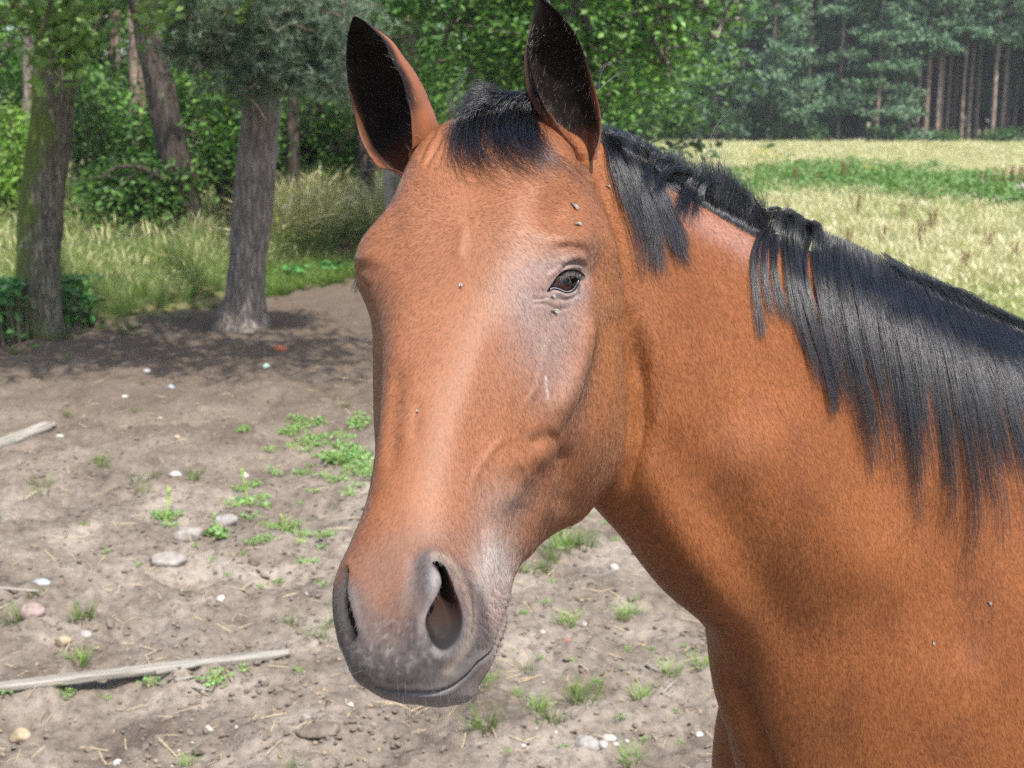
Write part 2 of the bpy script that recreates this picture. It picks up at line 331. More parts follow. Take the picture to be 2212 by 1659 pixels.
    line([(2010,1050),(2060,1200),(2080,1330),(2085,1480)],34,-7,2.2); bump(2000,1480,80,80,0,4,2.2); bump(1870,1560,80,80,0,3,2.2)
    line([(1562,1420),(1590,1500),(1620,1575),(1660,1690),(1720,1900)],16,-20,1.95); line([(1545,1440),(1572,1510),(1600,1590),(1635,1690),(1690,1880)],13,4,1.95)
    line([(1345,650),(1362,760),(1372,850)],16,-3,1.55)
    V=V+N*H[:,None]
    V=laplace(V,E,1,.35)
    normals(me,V)
    return V,px,py,d,vis,eyen
def fbm(p,oct=4,seed=0):
    """cheap lattice noise on (n,3) points, about -1..1"""
    out=np.zeros(len(p)); amp=1; tot=0
    for o in range(oct):
        i=np.floor(p).astype(np.int64); f=p-i; f=f*f*(3-2*f)
        def h(dx,dy,dz):
            n=(i[:,0]+dx)*374761393+(i[:,1]+dy)*668265263+(i[:,2]+dz)*2147483647+seed*1013904223+o*7919
            n=(n^(n>>13))*1274126177; n=n^(n>>16); return (n&0xffff)/32767.5-1
        r=0
        for dx in (0,1):
            for dy in (0,1):
                for dz in (0,1):
                    r=r+h(dx,dy,dz)*(f[:,0] if dx else 1-f[:,0])*(f[:,1] if dy else 1-f[:,1])*(f[:,2] if dz else 1-f[:,2])
        out+=amp*r; tot+=amp; amp*=.5; p=p*2.03+11.7
    return out/tot
def mixc(C,col,m): C[:]=C*(1-m[:,None])+np.array(col)[None]*m[:,None]
def paint(V,px,py,d):
    n=len(V); C=np.tile(np.array([.185,.0635,.0195]),(n,1))
    nz=fbm(V*9,3,1); nf=fbm(V*60,3,2); n2=fbm(V*25,3,3)
    mixc(C,(.225,.080,.026),sm(-.2,.6,nz)*.6); mixc(C,(.12,.040,.018),sm(.0,.7,n2)*.4)
    near=(d<1.50)
    g=lambda x,y,rx,ry:np.exp(-.5*(((px-x)/rx)**2+((py-y)/ry)**2))*near
    # sky sheen painted in as a pinker face front; more golden cheek and eye corner
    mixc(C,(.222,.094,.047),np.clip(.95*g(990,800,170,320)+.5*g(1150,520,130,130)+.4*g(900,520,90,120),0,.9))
    mixc(C,(.28,.105,.032),np.clip(.6*g(1305,660,30,130)+.3*g(1335,880,50,120),0,.6))
    # greyish skin showing round the eye and down the tear line
    mixc(C,(.21,.15,.135),np.clip(.95*g(1215,600,52,40)+.85*g(1180,690,55,70)+.45*g(1190,800,45,80)+.35*g(1130,620,40,40),0,.9)*(1+.3*nf)*sm(1292,1264,px))
    mixc(C,(.16,.13,.13),np.clip(g(1240,578,22,8)*.5+g(1225,637,30,7)*.7,0,1)); 
    se=sdist(px,py,EYE); mixc(C,(.02,.018,.02),sm(3.0,.3,se)*near*(px>1150)*(px<1300))
    # muzzle: dark skin, mealy sides, brown between the nostrils
    mixc(C,(.135,.075,.055),np.clip(.85*g(835,1250,95,75)+.5*g(960,1180,70,50),0,.85))
    dark=np.clip(1.25*g(830,1440,95,85)+1.1*g(950,1420,75,85)+1.1*g(970,1320,50,75)+.8*g(745,1330,34,75)+.8*g(920,1270,26,60)+.9*g(1010,1470,60,50)+.9*g(900,1510,120,24),0,1)
    mealy=np.clip(1.1*g(1070,1225,34,60)+.8*g(1050,1320,40,50)+.3*g(1090,1080,50,40),0,1)*near
    brown=np.clip(1.0*g(838,1290,42,60),0,1)
    mixc(C,(.30,.26,.24),np.clip(mealy*.95+.12*nf*mealy,0,1))
    mixc(C,(.078,.071,.071),np.clip(sm(.25,.8,dark+.12*nf)*(1-.6*brown),0,1))
    n6=fbm(V*230,2,6); mixc(C,(.17,.15,.145),np.clip(sm(.15,.5,n6)*.8*g(850,1415,70,50),0,.6)); mixc(C,(.03,.027,.027),np.clip(sm(.1,.5,-n6)*.5*g(870,1420,110,60),0,.6))
    mixc(C,(.40,.31,.23),np.exp(-.5*(polyd(px,py,spl([(935,1205),(960,1208),(985,1238),(1004,1285),(1013,1335),(1006,1390),(985,1425),(965,1450)],30))[0]/7)**2)*near*(d<1.2)*.28)
    line,arc,Lm=polyd(px,py,MOUTH); mixc(C,(.15,.138,.134),np.exp(-.5*(line/14)**2)*sm(.45,.3,arc/Lm)*near*(d<1.25)*.9); mixc(C,(.02,.017,.017),np.exp(-.5*(line/1.3)**2)*near*(d<1.25))
    mixc(C,(.17,.16,.165),np.clip(g(936,1256,12,22)*.9,0,.9))  # swell beside the nostril painted lighter for the light it catches
    mixc(C,(.13,.125,.13),np.clip(g(940,1512,95,16),0,.8))
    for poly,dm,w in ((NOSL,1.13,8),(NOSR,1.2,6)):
        s=sdist(px,py,poly); mixc(C,(.017,.015,.016),sm(5,-3,s)*(d<dm+.05)); mixc(C,(.010,.009,.009),sm(-1,-w*1.5,s)*sm(1375,1310,py)*(d<dm+.05))  # nostril hollows blackened inward, the shade of the recess painted in
    mixc(C,(.13,.10,.085),np.clip(g(1105,1100,26,16)*.5,0,1))
    mixc(C,(.55,.52,.48),np.exp(-.5*(polyd(px,py,[(1178,812),(1181,862)])[0]/1.1)**2)*near*.6)
    # roots of the mane, throat, lower legs
    mixc(C,(.30,.17,.14),np.exp(-.5*(polyd(px,py,spl([(1430,430),(1520,480),(1600,525),(1640,560)],20))[0]/22)**2)*.6*(d<1.8))
    mixc(C,(.22,.075,.028),np.clip(sm(.1,.8,nz)*.3,0,1)); mixc(C,(.012,.011,.011),sm(.62,.42,V[:,2]))
    return np.clip(C,0,1)
def ear(cen,dep,wid,depthb,Av,D,axis_n=64,na=49,th=.0028):
    """cen: photo px of the section centres from base to tip, wid: half width, depthb: cup depth (m), Av: half opening arc (rad)"""
    t=np.linspace(0,1,len(cen)); tt=np.linspace(0,1,axis_n)
    cp=np.array([P(x,y,z) for (x,y),z in zip(cen,dep)]); c=crom(tt,t,cp); a=crom(tt,t,np.array(wid)); b=crom(tt,t,np.array(depthb)); A=crom(tt,t,np.array(Av))
    T=np.gradient(c,axis=0); T/=np.linalg.norm(T,axis=1)[:,None]
    D=np.array(D,float); O=[];I=[]
    for k in range(axis_n):
        Dk=D-T[k]*(D@T[k]); Dk/=np.linalg.norm(Dk); S=np.cross(T[k],Dk); S/=np.linalg.norm(S)
        th_=np.linspace(-A[k],A[k],na); den=1 if A[k]>math.pi/2 else math.sin(A[k])
        o=c[k]+np.outer(a[k]*np.sin(th_)/den,S)-np.outer(b[k]*(np.cos(th_)-max(math.cos(A[k]),0)*.6),Dk)
        nn=np.outer(np.sin(th_),S)-np.outer(np.cos(th_),Dk); rim=np.sqrt(np.clip(1-(np.abs(np.linspace(-1,1,na)))**8,0.02,1))[:,None]
        O.append(o); I.append(o-nn*th*rim*min(1,6*(1-tt[k])+.15))
    O=np.array(O);I=np.array(I); m=axis_n; V=np.concatenate([O.reshape(-1,3),I.reshape(-1,3)]); o2=m*na; Fc=[]
    for k in range(m-1):
        for j in range(na-1):
            p=k*na+j; Fc.append((p,p+1,p+na+1,p+na)); Fc.append((o2+p,o2+p+na,o2+p+na+1,o2+p+1))
        p=k*na; Fc.append((p,p+na,o2+p+na,o2+p)); p=k*na+na-1; Fc.append((p,o2+p,o2+p+na,p+na))
    for j in range(na-1):
        p=(m-1)*na+j; Fc.append((p,p+1,o2+p+1,o2+p))
    u=np.tile(np.linspace(-1,1,na),m); tv=np.repeat(tt,na)
    rimd=np.minimum(1-np.abs(u),1)
    n=len(O.reshape(-1,3)); nz=fbm(V*60,3,9)
    Co=np.tile(np.array([.19,.066,.026]),(n,1)); e=np.clip(np.maximum(sm(.26,.06,rimd+.07*nz[:n])*sm(.10,.4,tv),sm(.70,.9,tv+.06*nz[:n])),0,1); mixc(Co,(.012,.010,.010),e)
    Ci=np.tile(np.array([.011,.009,.008]),(n,1)); mixc(Ci,(.16,.055,.025),np.clip(sm(.16,.04,rimd+.06*nz[n:])*sm(.6,.2,tv)*.8+sm(.22,.05,tv)*.5,0,1)); mixc(Ci,(.05,.042,.04),np.clip(nz[n:],0,1)*.25)
    return V,Fc,np.concatenate([Co,Ci]),(O,I)
EARL=dict(cen=[(1245,352),(1238,310),(1230,270),(1221,225),(1212,180),(1202,130),(1194,90),(1184,50),(1172,15),(1160,-8)],dep=[1.375,1.372,1.368,1.365,1.36,1.356,1.35,1.345,1.34,1.337],
  wid=[.020,.027,.031,.034,.035,.034,.030,.021,.010,.002],depthb=[.026,.034,.04,.042,.041,.036,.028,.017,.008,.002],Av=[2.9,2.5,2.15,1.9,1.75,1.65,1.6,1.55,1.5,1.4],D=RT*.45-FW*.9+UP*.1)
EARR=dict(cen=[(912,352),(890,320),(868,290),(845,252),(825,205),(806,160),(793,118),(782,85),(772,58),(764,36)],dep=[1.40,1.398,1.392,1.388,1.382,1.376,1.37,1.366,1.362,1.36],
  wid=[.024,.033,.038,.041,.041,.038,.033,.025,.014,.002],depthb=[.034,.044,.050,.05,.046,.04,.031,.02,.01,.002],Av=[2.9,2.5,2.1,1.85,1.72,1.65,1.6,1.55,1.5,1.4],D=-RT*.66-FW*.72+UP*.15)

rng=np.random.default_rng(7)
COL=bpy.context.scene.collection
def link(o,parent=None):
    COL.objects.link(o)
    if parent is not None: o.parent=parent
    return o
def tag(o,label,cat,group=None):
    o['label']=label; o['category']=cat
    if group: o['group']=group
    return o
def empty(name,loc,label,cat,group=None,rz=0):
    o=bpy.data.objects.new(name,None); o.location=loc; o.rotation_euler=(0,0,rz); o.empty_display_size=.1
    return tag(link(o),label,cat,group)
def np_mesh(name,V,Q,mat=None,smooth=True,col=None):
    """V (n,3); Q int array (m,3|4) or list of such arrays"""
    if not isinstance(Q,list): Q=[Q]
    Q=[np.asarray(q,np.int32) for q in Q if len(q)]
    me=bpy.data.meshes.new(name); V=np.asarray(V,np.float32)
    loops=np.concatenate([q.ravel() for q in Q]); tot=np.concatenate([np.full(len(q),q.shape[1],np.int32) for q in Q]); start=np.concatenate([[0],np.cumsum(tot)[:-1]]).astype(np.int32)
    me.vertices.add(len(V)); me.vertices.foreach_set('co',V.ravel()); me.loops.add(len(loops)); me.loops.foreach_set('vertex_index',loops)
    me.polygons.add(len(tot)); me.polygons.foreach_set('loop_start',start); me.polygons.foreach_set('loop_total',tot)
    me.polygons.foreach_set('use_smooth',np.full(len(tot),smooth)); me.update(calc_edges=True)
    if col is not None: setcol(me,col)
    if mat: me.materials.append(mat)
    return me
def setcol(me,C,name='tint'):
    a=me.color_attributes.new(name,'FLOAT_COLOR','POINT'); a.data.foreach_set('color',np.concatenate([C,np.ones((len(C),1))],1).astype(np.float32).ravel())
SOFT={'crown','needles','foliage','seed_head','leaf_spray','branch','twig','flower','stem','limb'}
def mobj(name,me,parent=None,loc=None):
    o=bpy.data.objects.new(name,me); link(o,parent)
    if name in SOFT: o['kind']='stuff'
    if loc is not None: o.location=loc
    return o
def G(px,py,z=0.0):
    r=RT*(px-CX)/F_PX+UP*(CY-py)/F_PX+FW; t=(z-CAM_Z)/r[2]; return CAM+r*t
def atd(px,py,y):
    """point on the photo ray at world distance y"""
    r=RT*(px-CX)/F_PX+UP*(CY-py)/F_PX+FW; return CAM+r*(y/r[1])
# ---------- materials
def mat(name,rough=.8,spec=.3):
    m=bpy.data.materials.new(name); m.use_nodes=True; b=m.node_tree.nodes['Principled BSDF']; b.inputs['Roughness'].default_value=rough; b.inputs['Specular IOR Level'].default_value=spec
    return m,m.node_tree,b
def N_(nt,t,**kw):
    n=nt.nodes.new(t)
    for k,v in kw.items(): setattr(n,k,v)
    return n
def noise(nt,scale,detail=6,rough=.6,co=None,kind='Object'):
    n=N_(nt,'ShaderNodeTexNoise'); n.inputs['Scale'].default_value=scale; n.inputs['Detail'].default_value=detail; n.inputs['Roughness'].default_value=rough
    if co is None: co=N_(nt,'ShaderNodeTexCoord').outputs[kind]
    nt.links.new(co,n.inputs['Vector']); return n
def ramp(nt,fac,stops):
    r=N_(nt,'ShaderNodeValToRGB'); nt.links.new(fac,r.inputs[0]); e=r.color_ramp.elements
    while len(e)<len(stops): e.new(.5)
    for q,(p,c) in zip(e,stops): q.position=p; q.color=(*c,1)
    return r
def mixn(nt,a,b,f,mode='MIX'):
    m=N_(nt,'ShaderNodeMix',data_type='RGBA',blend_type=mode)
    for s,v in ((6,a),(7,b)):
        if hasattr(v,'links'): nt.links.new(v,m.inputs[s])
        else: m.inputs[s].default_value=(*v,1)
    if hasattr(f,'links'): nt.links.new(f,m.inputs[0])
    else: m.inputs[0].default_value=f
    return m.outputs[2]
def bump(nt,b,h,strength=.5,dist=.01):
    u=N_(nt,'ShaderNodeBump'); u.inputs['Strength'].default_value=strength; u.inputs['Distance'].default_value=dist; nt.links.new(h,u.inputs['Height']); nt.links.new(u.outputs[0],b.inputs['Normal']); return u
def attr(nt,name='tint'):
    a=N_(nt,'ShaderNodeVertexColor'); a.layer_name=name; return a.outputs[0]
def objrand(nt): return N_(nt,'ShaderNodeObjectInfo').outputs['Random']
def leaf_mat(name,rough=.5,trans=.35,spec=.35,var=.35):
    m,nt,b=mat(name,rough,spec); c=attr(nt)
    n=noise(nt,1.3,3); n2=noise(nt,9,2); v=ramp(nt,n.outputs[0],[(.3,(1-var,)*3),(.7,(1+var*.6,)*3)])
    c2=mixn(nt,c,v.outputs[0],1.0,'MULTIPLY'); v2=ramp(nt,n2.outputs[0],[(.3,(.8,.8,.8)),(.7,(1.15,1.12,.95))]); c2=mixn(nt,c2,v2.outputs[0],1.0,'MULTIPLY')
    nt.links.new(c2,b.inputs['Base Color'])
    t=N_(nt,'ShaderNodeBsdfTranslucent'); c3=mixn(nt,c2,(1.1,1.25,.55),1.0,'MULTIPLY'); nt.links.new(c3,t.inputs[0])
    x=N_(nt,'ShaderNodeMixShader'); x.inputs[0].default_value=trans; nt.links.new(b.outputs[0],x.inputs[1]); nt.links.new(t.outputs[0],x.inputs[2]); nt.links.new(x.outputs[0],nt.nodes['Material Output'].inputs[0])
    return m
M_LEAF=leaf_mat('broad_leaf'); M_NEEDLE=leaf_mat('pine_needle',.55,.15,.3,.3); M_GRASS=leaf_mat('grass_blade',.6,.3,.25,.3)
def bark_mat(name,c1,c2,scale,moss=None,stretch=.18):
    m,nt,b=mat(name,.9,.15); co=N_(nt,'ShaderNodeTexCoord').outputs['Object']; mp=N_(nt,'ShaderNodeMapping'); mp.inputs['Scale'].default_value=(1,1,stretch); nt.links.new(co,mp.inputs[0])
    n=noise(nt,scale,8,.65,mp.outputs[0]); v=N_(nt,'ShaderNodeTexVoronoi',feature='DISTANCE_TO_EDGE'); v.inputs['Scale'].default_value=scale*.9
    d=noise(nt,scale*.6,3,.5,mp.outputs[0]); w=mixn(nt,mp.outputs[0],d.outputs['Color'],.12); nt.links.new(w,v.inputs['Vector'])
    r=ramp(nt,n.outputs[0],[(.3,c1),(.7,c2)]); e=ramp(nt,v.outputs[0],[(.0,(.35,)*3),(.18,(1,)*3)]); c=mixn(nt,r.outputs[0],e.outputs[0],.75,'MULTIPLY')
    if moss:
        n3=noise(nt,3.5,5,.6,co); geo=N_(nt,'ShaderNodeNewGeometry'); sx=N_(nt,'ShaderNodeSeparateXYZ'); nt.links.new(geo.outputs['Normal'],sx.inputs[0])
        ma=N_(nt,'ShaderNodeMath',operation='MULTIPLY_ADD'); nt.links.new(sx.outputs[0],ma.inputs[0]); ma.inputs[1].default_value=-.28; nt.links.new(n3.outputs[0],ma.inputs[2])
        f=ramp(nt,ma.outputs[0],[(.40,(0,0,0)),(.62,(1,1,1))]); c=mixn(nt,c,moss,f.outputs[0])
        n4=noise(nt,2.2,6,.7,co); f4=ramp(nt,n4.outputs[0],[(.60,(0,0,0)),(.70,(1,1,1))]); c=mixn(nt,c,(.30,.31,.27),f4.outputs[0])
    nt.links.new(c,b.inputs['Base Color']); h=mixn(nt,n.outputs[0],e.outputs[0],.5); bump(nt,b,h,.9,.03); return m
M_BARK=bark_mat('grey_bark',(.15,.12,.10),(.34,.29,.25),26)
M_BARKP=bark_mat('dark_pine_bark',(.035,.029,.026),(.125,.10,.085),15)
M_BARKL=bark_mat('mossy_bark',(.11,.10,.07),(.24,.22,.17),30,(.11,.14,.035))
M_BARKF=bark_mat('forest_pine_bark',(.17,.125,.10),(.36,.27,.22),5,None,.3)
M_TWIG,_nt,_b=mat('twig',.9,.1); _b.inputs['Base Color'].default_value=(.20,.15,.12,1)
def bright(cols,k): return [tuple(min(.9,q*k) for q in c) for c in cols]
# ---------- ground
SUND=np.array([.30,.62,-1.0])
EDGE=np.array([(-400,800),(-60,752),(0,742),(90,722),(170,702),(300,690),(440,652),(560,612),(680,590),(760,580),(815,560),(900,600),(1100,690),(1300,760),(1700,850),(2300,900),(2800,900)],float)
def to_px(x,y,z=0):
    return proj(np.stack([x,y,np.full_like(x,z)],-1))
def grassy(x,y):
    """1 in the grass, 0 on bare earth"""
    x=np.asarray(x,float);y=np.asarray(y,float)
    yy=np.maximum(y,1.2); px,py,_=to_px(x,yy); e=np.interp(px,EDGE[:,0],EDGE[:,1])
    n=fbm(np.stack([x*1.1,y*1.1,0*x],-1),4,21)
    return np.where(y>1.2,sm(14,-14,py-e+n*45),0)
def path_mask(px,py):
    a,_,_=polyd(px,py,[(740,545),(790,505),(830,470),(900,440)]); return np.exp(-.5*(a/22)**2)
def ground_z(x,y):
    p=np.stack([x,y,0*x],-1); g=grassy(x,y); far=sm(25,12,np.hypot(x,y))
    z=.035*fbm(p*1.1,3,31)+far*(1-.6*g)*(.040*fbm(p*4.5,3,32)+.030*np.abs(fbm(p*11,3,33))+.018*fbm(p*30,2,34))
    holes=np.clip(fbm(p*3.1,2,35)-.30,0,1)*-.16*(1-g)*far
    return z+holes-.01
def build_ground():
    front=np.radians(np.arange(-30,30.01,.13)); side=np.radians(np.arange(34,327,4)); ang=np.concatenate([front,side]); na=len(ang)
    r=[.4]
    while r[-1]<420: r.append(r[-1]*(1.25 if r[-1]<2.2 else 1.0065 if r[-1]<14 else 1.02 if r[-1]<40 else 1.12))
    r=np.array(r); R,A=np.meshgrid(r,ang,indexing='ij'); x=R*np.sin(A); y=R*np.cos(A); xf,yf=x.ravel(),y.ravel(); z=ground_z(xf,yf)
    i=np.arange(len(r)-1)[:,None]*na; j=np.arange(na)[None]; j2=(j+1)%na; Q=np.stack([i+j,i+na+j,i+na+j2,i+j2],-1).reshape(-1,4)
    V=np.stack([xf,yf,z],-1); V=np.concatenate([V,[[0,0,0]]]); T=np.array([[k,(k+1)%na,len(V)-1] for k in range(na)])
    g=grassy(xf,yf); C=np.stack([g,0*g,0*g],-1); px,py,_=to_px(xf,np.maximum(yf,1.2)); C[:,1]=path_mask(px,py)*(yf>2)
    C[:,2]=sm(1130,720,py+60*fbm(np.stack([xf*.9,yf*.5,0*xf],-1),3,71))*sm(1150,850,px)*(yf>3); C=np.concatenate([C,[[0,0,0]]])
    m,nt,b=mat('earth',.95,.12); c=attr(nt,'tint'); s=N_(nt,'ShaderNodeSeparateColor'); nt.links.new(c,s.inputs[0])
    n1=noise(nt,2.3,8,.65); n2=noise(nt,26,8,.7); n3=noise(nt,120,4,.7); n4=noise(nt,.6,3)
    soil=ramp(nt,n1.outputs[0],[(.32,(.090,.072,.058)),(.5,(.182,.154,.128)),(.66,(.275,.238,.202))]); fine=ramp(nt,n2.outputs[0],[(.3,(.5,.48,.46)),(.52,(1,1,1)),(.72,(1.25,1.22,1.18))])
    sc=mixn(nt,soil.outputs[0],fine.outputs[0],1.0,'MULTIPLY'); spk=ramp(nt,n3.outputs[0],[(.60,(0,0,0)),(.70,(1,1,1))]); sc=mixn(nt,sc,(.42,.34,.26),mixn(nt,(0,0,0),spk.outputs[0],.45))
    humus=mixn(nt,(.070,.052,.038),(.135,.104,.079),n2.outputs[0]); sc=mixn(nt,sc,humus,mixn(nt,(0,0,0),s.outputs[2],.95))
    gr=ramp(nt,n1.outputs[0],[(.35,(.075,.085,.025)),(.6,(.17,.15,.07)),(.75,(.10,.12,.035))]); sc=mixn(nt,sc,gr.outputs[0],s.outputs[0]); sc=mixn(nt,sc,(.30,.26,.16),mixn(nt,(0,0,0),s.outputs[1],.5))
    nt.links.new(sc,b.inputs['Base Color']); hh=mixn(nt,n2.outputs[0],n3.outputs[0],.3); bump(nt,b,hh,.8,.02)
    o=mobj('ground',np_mesh('ground',V,[Q,T],m,True,C)); o['kind']='structure'; return o
# ---------- shapes for plants
def blade_mesh(n,h,w,spread,bend,base,tip,seed,r0=.03,head=0.0,headcol=None,seg=4):
    """a tuft of curved grass blades; head>0 adds a loose seed head on some stalks"""
    g=np.random.default_rng(seed); V=[];Q=[];C=[]
    for k in range(n):
        a=g.uniform(0,2*math.pi); hh=h*g.uniform(.55,1.05); rr=r0*math.sqrt(g.uniform()); p=np.array([math.cos(a)*rr,math.sin(a)*rr,-.02]); a2=a+g.normal(0,.9) ; dirv=np.array([math.cos(a2),math.sin(a2),0]); side=np.array([-dirv[1],dirv[0],0]); ww=w*g.uniform(.6,1.2); hd=head>0 and g.uniform()<head; ln=spread*g.uniform(.3,1); bd=bend*g.uniform(.3,1.2); o=len(V); m=seg+(3 if hd else 0); cvar=g.uniform(.75,1.2)
        for i in range(m+1):
            t=i/m; q=p+dirv*(hh*(ln*t+bd*t**3))+np.array([0,0,hh*(t-.35*bd*t**3)]); wd=ww*(1-t)**.6
            if hd: wd=ww*.45 if t<.72 else w*2.6*math.sin((t-.70)/.30*math.pi)+w*.2
            if i==m: V.append(q); C.append(tip)
            else: V+= [q-side*wd,q+side*wd]; c=np.array(base)*(1-t)+np.array(tip)*t; c=(np.array(headcol) if hd and t>.7 else c)*cvar; C+=[c,c]
        for i in range(m-1): Q.append((o+2*i,o+2*i+1,o+2*i+3,o+2*i+2))
        Q.append((o+2*m-2,o+2*m-1,o+2*m,o+2*m))
    V=np.array(V);Q=np.array(Q); t3=Q[Q[:,2]==Q[:,3]][:,:3]; q4=Q[Q[:,2]!=Q[:,3]]
    return V,[q4,t3],np.clip(np.array([np.array(c,float) for c in C]),0,1)
def leaves(cen,size,cols,seed,up=.5,fold=.25,narrow=.5):
    """one folded leaf (two quads) at each centre"""
    g=np.random.default_rng(seed); n=len(cen); nr=g.normal(size=(n,3)); nr[:,2]=np.abs(nr[:,2])+up; nr/=np.linalg.norm(nr,axis=1)[:,None]
    t=g.normal(size=(n,3)); t-=nr*(t*nr).sum(1)[:,None]; t/=np.linalg.norm(t,axis=1)[:,None]; b=np.cross(nr,t); s=(size*g.uniform(.6,1.25,n))[:,None]
    V=np.stack([cen-t*s*.5,cen+b*s*narrow*.5+nr*s*fold*.4,cen+t*s*.55,cen-b*s*narrow*.5+nr*s*fold*.4],1).reshape(-1,3); i=np.arange(n)*4
    T=np.concatenate([np.stack([i,i+1,i+2],-1),np.stack([i,i+2,i+3],-1)]); cols=np.array(cols); c=cols[g.integers(0,len(cols),n)]*g.uniform(.75,1.2,(n,1)); C=np.repeat(c,4,0)
    return V,T,np.clip(C,0,1)
def cloud(lobes,nclump,per,clr,seed,shell=.55):
    """leaf centres gathered in clumps through the volume of several ellipsoid lobes (c,(rx,ry,rz))"""
    g=np.random.default_rng(seed); vol=np.array([r[0]*r[1]*r[2] for _,r in lobes])**.8; pr=vol/vol.sum(); out=[]
    idx=g.choice(len(lobes),nclump,p=pr); u=g.normal(size=(nclump,3)); u/=np.linalg.norm(u,axis=1)[:,None]; rad=(shell+(1-shell)*g.uniform(0,1,nclump))[:,None]*g.uniform(.75,1.08,(nclump,1))
    c=np.array([lobes[i][0] for i in idx])+u*rad*np.array([lobes[i][1] for i in idx])
    k=g.poisson(per,nclump).clip(1); rep=np.repeat(np.arange(nclump),k); off=g.normal(size=(len(rep),3))*np.array([1,1,.55])*clr*g.uniform(.6,1.4,nclump)[rep][:,None]
    return c[rep]+off
def trunk_mesh(name,pts,rad,mt,seed=0,flare=0.0,n=28,steps=60,rough=.012,ridge=0,nr=9,loc=None):
    pts=np.array(pts,float); rad=np.array(rad,float); t=np.arange(len(pts)); tt=np.linspace(0,len(pts)-1,steps); C=crom(tt,t,pts); r=crom(tt,t,rad); R=[]
    for k in range(steps):
        a=np.arange(n)*2*math.pi/n; h=C[k,2]-C[0,2]-.15; fl=flare*math.exp(-max(h,0)/.16)
        lob=1+fl*(.55+.6*np.maximum(np.sin(a*3+seed),0)+.35*np.maximum(np.sin(a*5+1.7*seed),0)); rr=r[k]*lob*(1+ridge*np.abs(np.sin(a*nr/2+.5*np.sin(h*3+seed))))
        R.append(C[k]+np.stack([np.cos(a)*rr,np.sin(a)*rr,0*a],-1))
    R=np.array(R); P3=R.reshape(-1,3); nz=fbm(P3*np.array([9,9,3.5]),4,seed+3); cen=np.repeat(C,n,0); d=P3-cen; d/=np.linalg.norm(d,axis=1)[:,None]+1e-9; P3=P3+d*(nz*rough*2)[:,None]
    i=np.arange(steps-1)[:,None]*n; j=np.arange(n)[None]; j2=(j+1)%n; Q=np.stack([i+j,i+j2,i+n+j2,i+n+j],-1).reshape(-1,4)
    V=P3-(np.array(loc) if loc is not None else 0); return np_mesh(name,V,Q,mt)
def limbs(name,paths,mt,loc,n=7):
    V=[];Q=[];o=0
    for pts,r0,r1 in paths:
        pts=np.array(pts,float); m=max(6,len(pts)*4); t=np.linspace(0,len(pts)-1,m); C=crom(t,np.arange(len(pts)),pts); T=np.gradient(C,axis=0); T/=np.linalg.norm(T,axis=1)[:,None]+1e-9; r=np.linspace(r0,r1,m)
        s=np.cross(T,[.13,.31,.94]); s/=np.linalg.norm(s,axis=1)[:,None]+1e-9; b=np.cross(T,s); a=np.arange(n)*2*math.pi/n
        R=C[:,None]+r[:,None,None]*(np.cos(a)[None,:,None]*s[:,None]+np.sin(a)[None,:,None]*b[:,None]); V.append(R.reshape(-1,3)); i=np.arange(m-1)[:,None]*n; j=np.arange(n)[None]; j2=(j+1)%n; Q.append(np.stack([i+j,i+j2,i+n+j2,i+n+j],-1).reshape(-1,4)+o); o+=m*n
    return np_mesh(name,np.concatenate(V)-np.array(loc),np.concatenate(Q),mt)
def scatter(name,pts,rot,scl,temps,seed=0):
    """one counted-by-nobody ground cover: templates instanced on points"""
    me=bpy.data.meshes.new(name); me.vertices.add(len(pts)); me.vertices.foreach_set('co',np.asarray(pts,np.float32).ravel())
    for nm,ty,v,key in (('rot','FLOAT_VECTOR',rot,'vector'),('scl','FLOAT_VECTOR',scl,'vector'),('pick','INT',np.random.default_rng(seed).integers(0,len(temps),len(pts)),'value')):
        a=me.attributes.new(nm,ty,'POINT'); a.data.foreach_set(key,np.asarray(v,np.int32 if ty=='INT' else np.float32).ravel())
    c=bpy.data.collections.new(name+' pieces')
    for k,t in enumerate(temps): q=bpy.data.objects.new(f'{name}_piece',t); c.objects.link(q)
    ng=bpy.data.node_groups.new(name,'GeometryNodeTree'); ng.interface.new_socket('Geometry',in_out='INPUT',socket_type='NodeSocketGeometry'); ng.interface.new_socket('Geometry',in_out='OUTPUT',socket_type='NodeSocketGeometry')
    gi=ng.nodes.new('NodeGroupInput'); go=ng.nodes.new('NodeGroupOutput'); ip=ng.nodes.new('GeometryNodeInstanceOnPoints'); ci=ng.nodes.new('GeometryNodeCollectionInfo'); ci.inputs[0].default_value=c; ci.inputs['Separate Children'].default_value=True; ci.inputs['Reset Children'].default_value=True
    ip.inputs['Pick Instance'].default_value=True; L=ng.links.new; L(gi.outputs[0],ip.inputs['Points']); L(ci.outputs[0],ip.inputs['Instance'])
    for nm,ty,sock in (('pick','INT','Instance Index'),('rot','FLOAT_VECTOR','Rotation'),('scl','FLOAT_VECTOR','Scale')):
        a=ng.nodes.new('GeometryNodeInputNamedAttribute'); a.data_type=ty; a.inputs[0].default_value=nm
        if nm=='rot': e=ng.nodes.new('FunctionNodeEulerToRotation'); L(a.outputs[0],e.inputs[0]); L(e.outputs[0],ip.inputs[sock])
        else: L(a.outputs[0],ip.inputs[sock])
    L(ip.outputs[0],go.inputs[0]); o=mobj(name,me); md=o.modifiers.new('scatter','NODES'); md.node_group=ng; o['kind']='stuff'; return o
def tuft(name,*a,**k):
    V,Q,C=blade_mesh(*a,**k); return np_mesh(name,V,Q,M_GRASS,True,C)
def zrot(n,tilt=.12):
    return np.stack([rng.normal(0,tilt,n),rng.normal(0,tilt,n),rng.uniform(0,6.28,n)],-1)
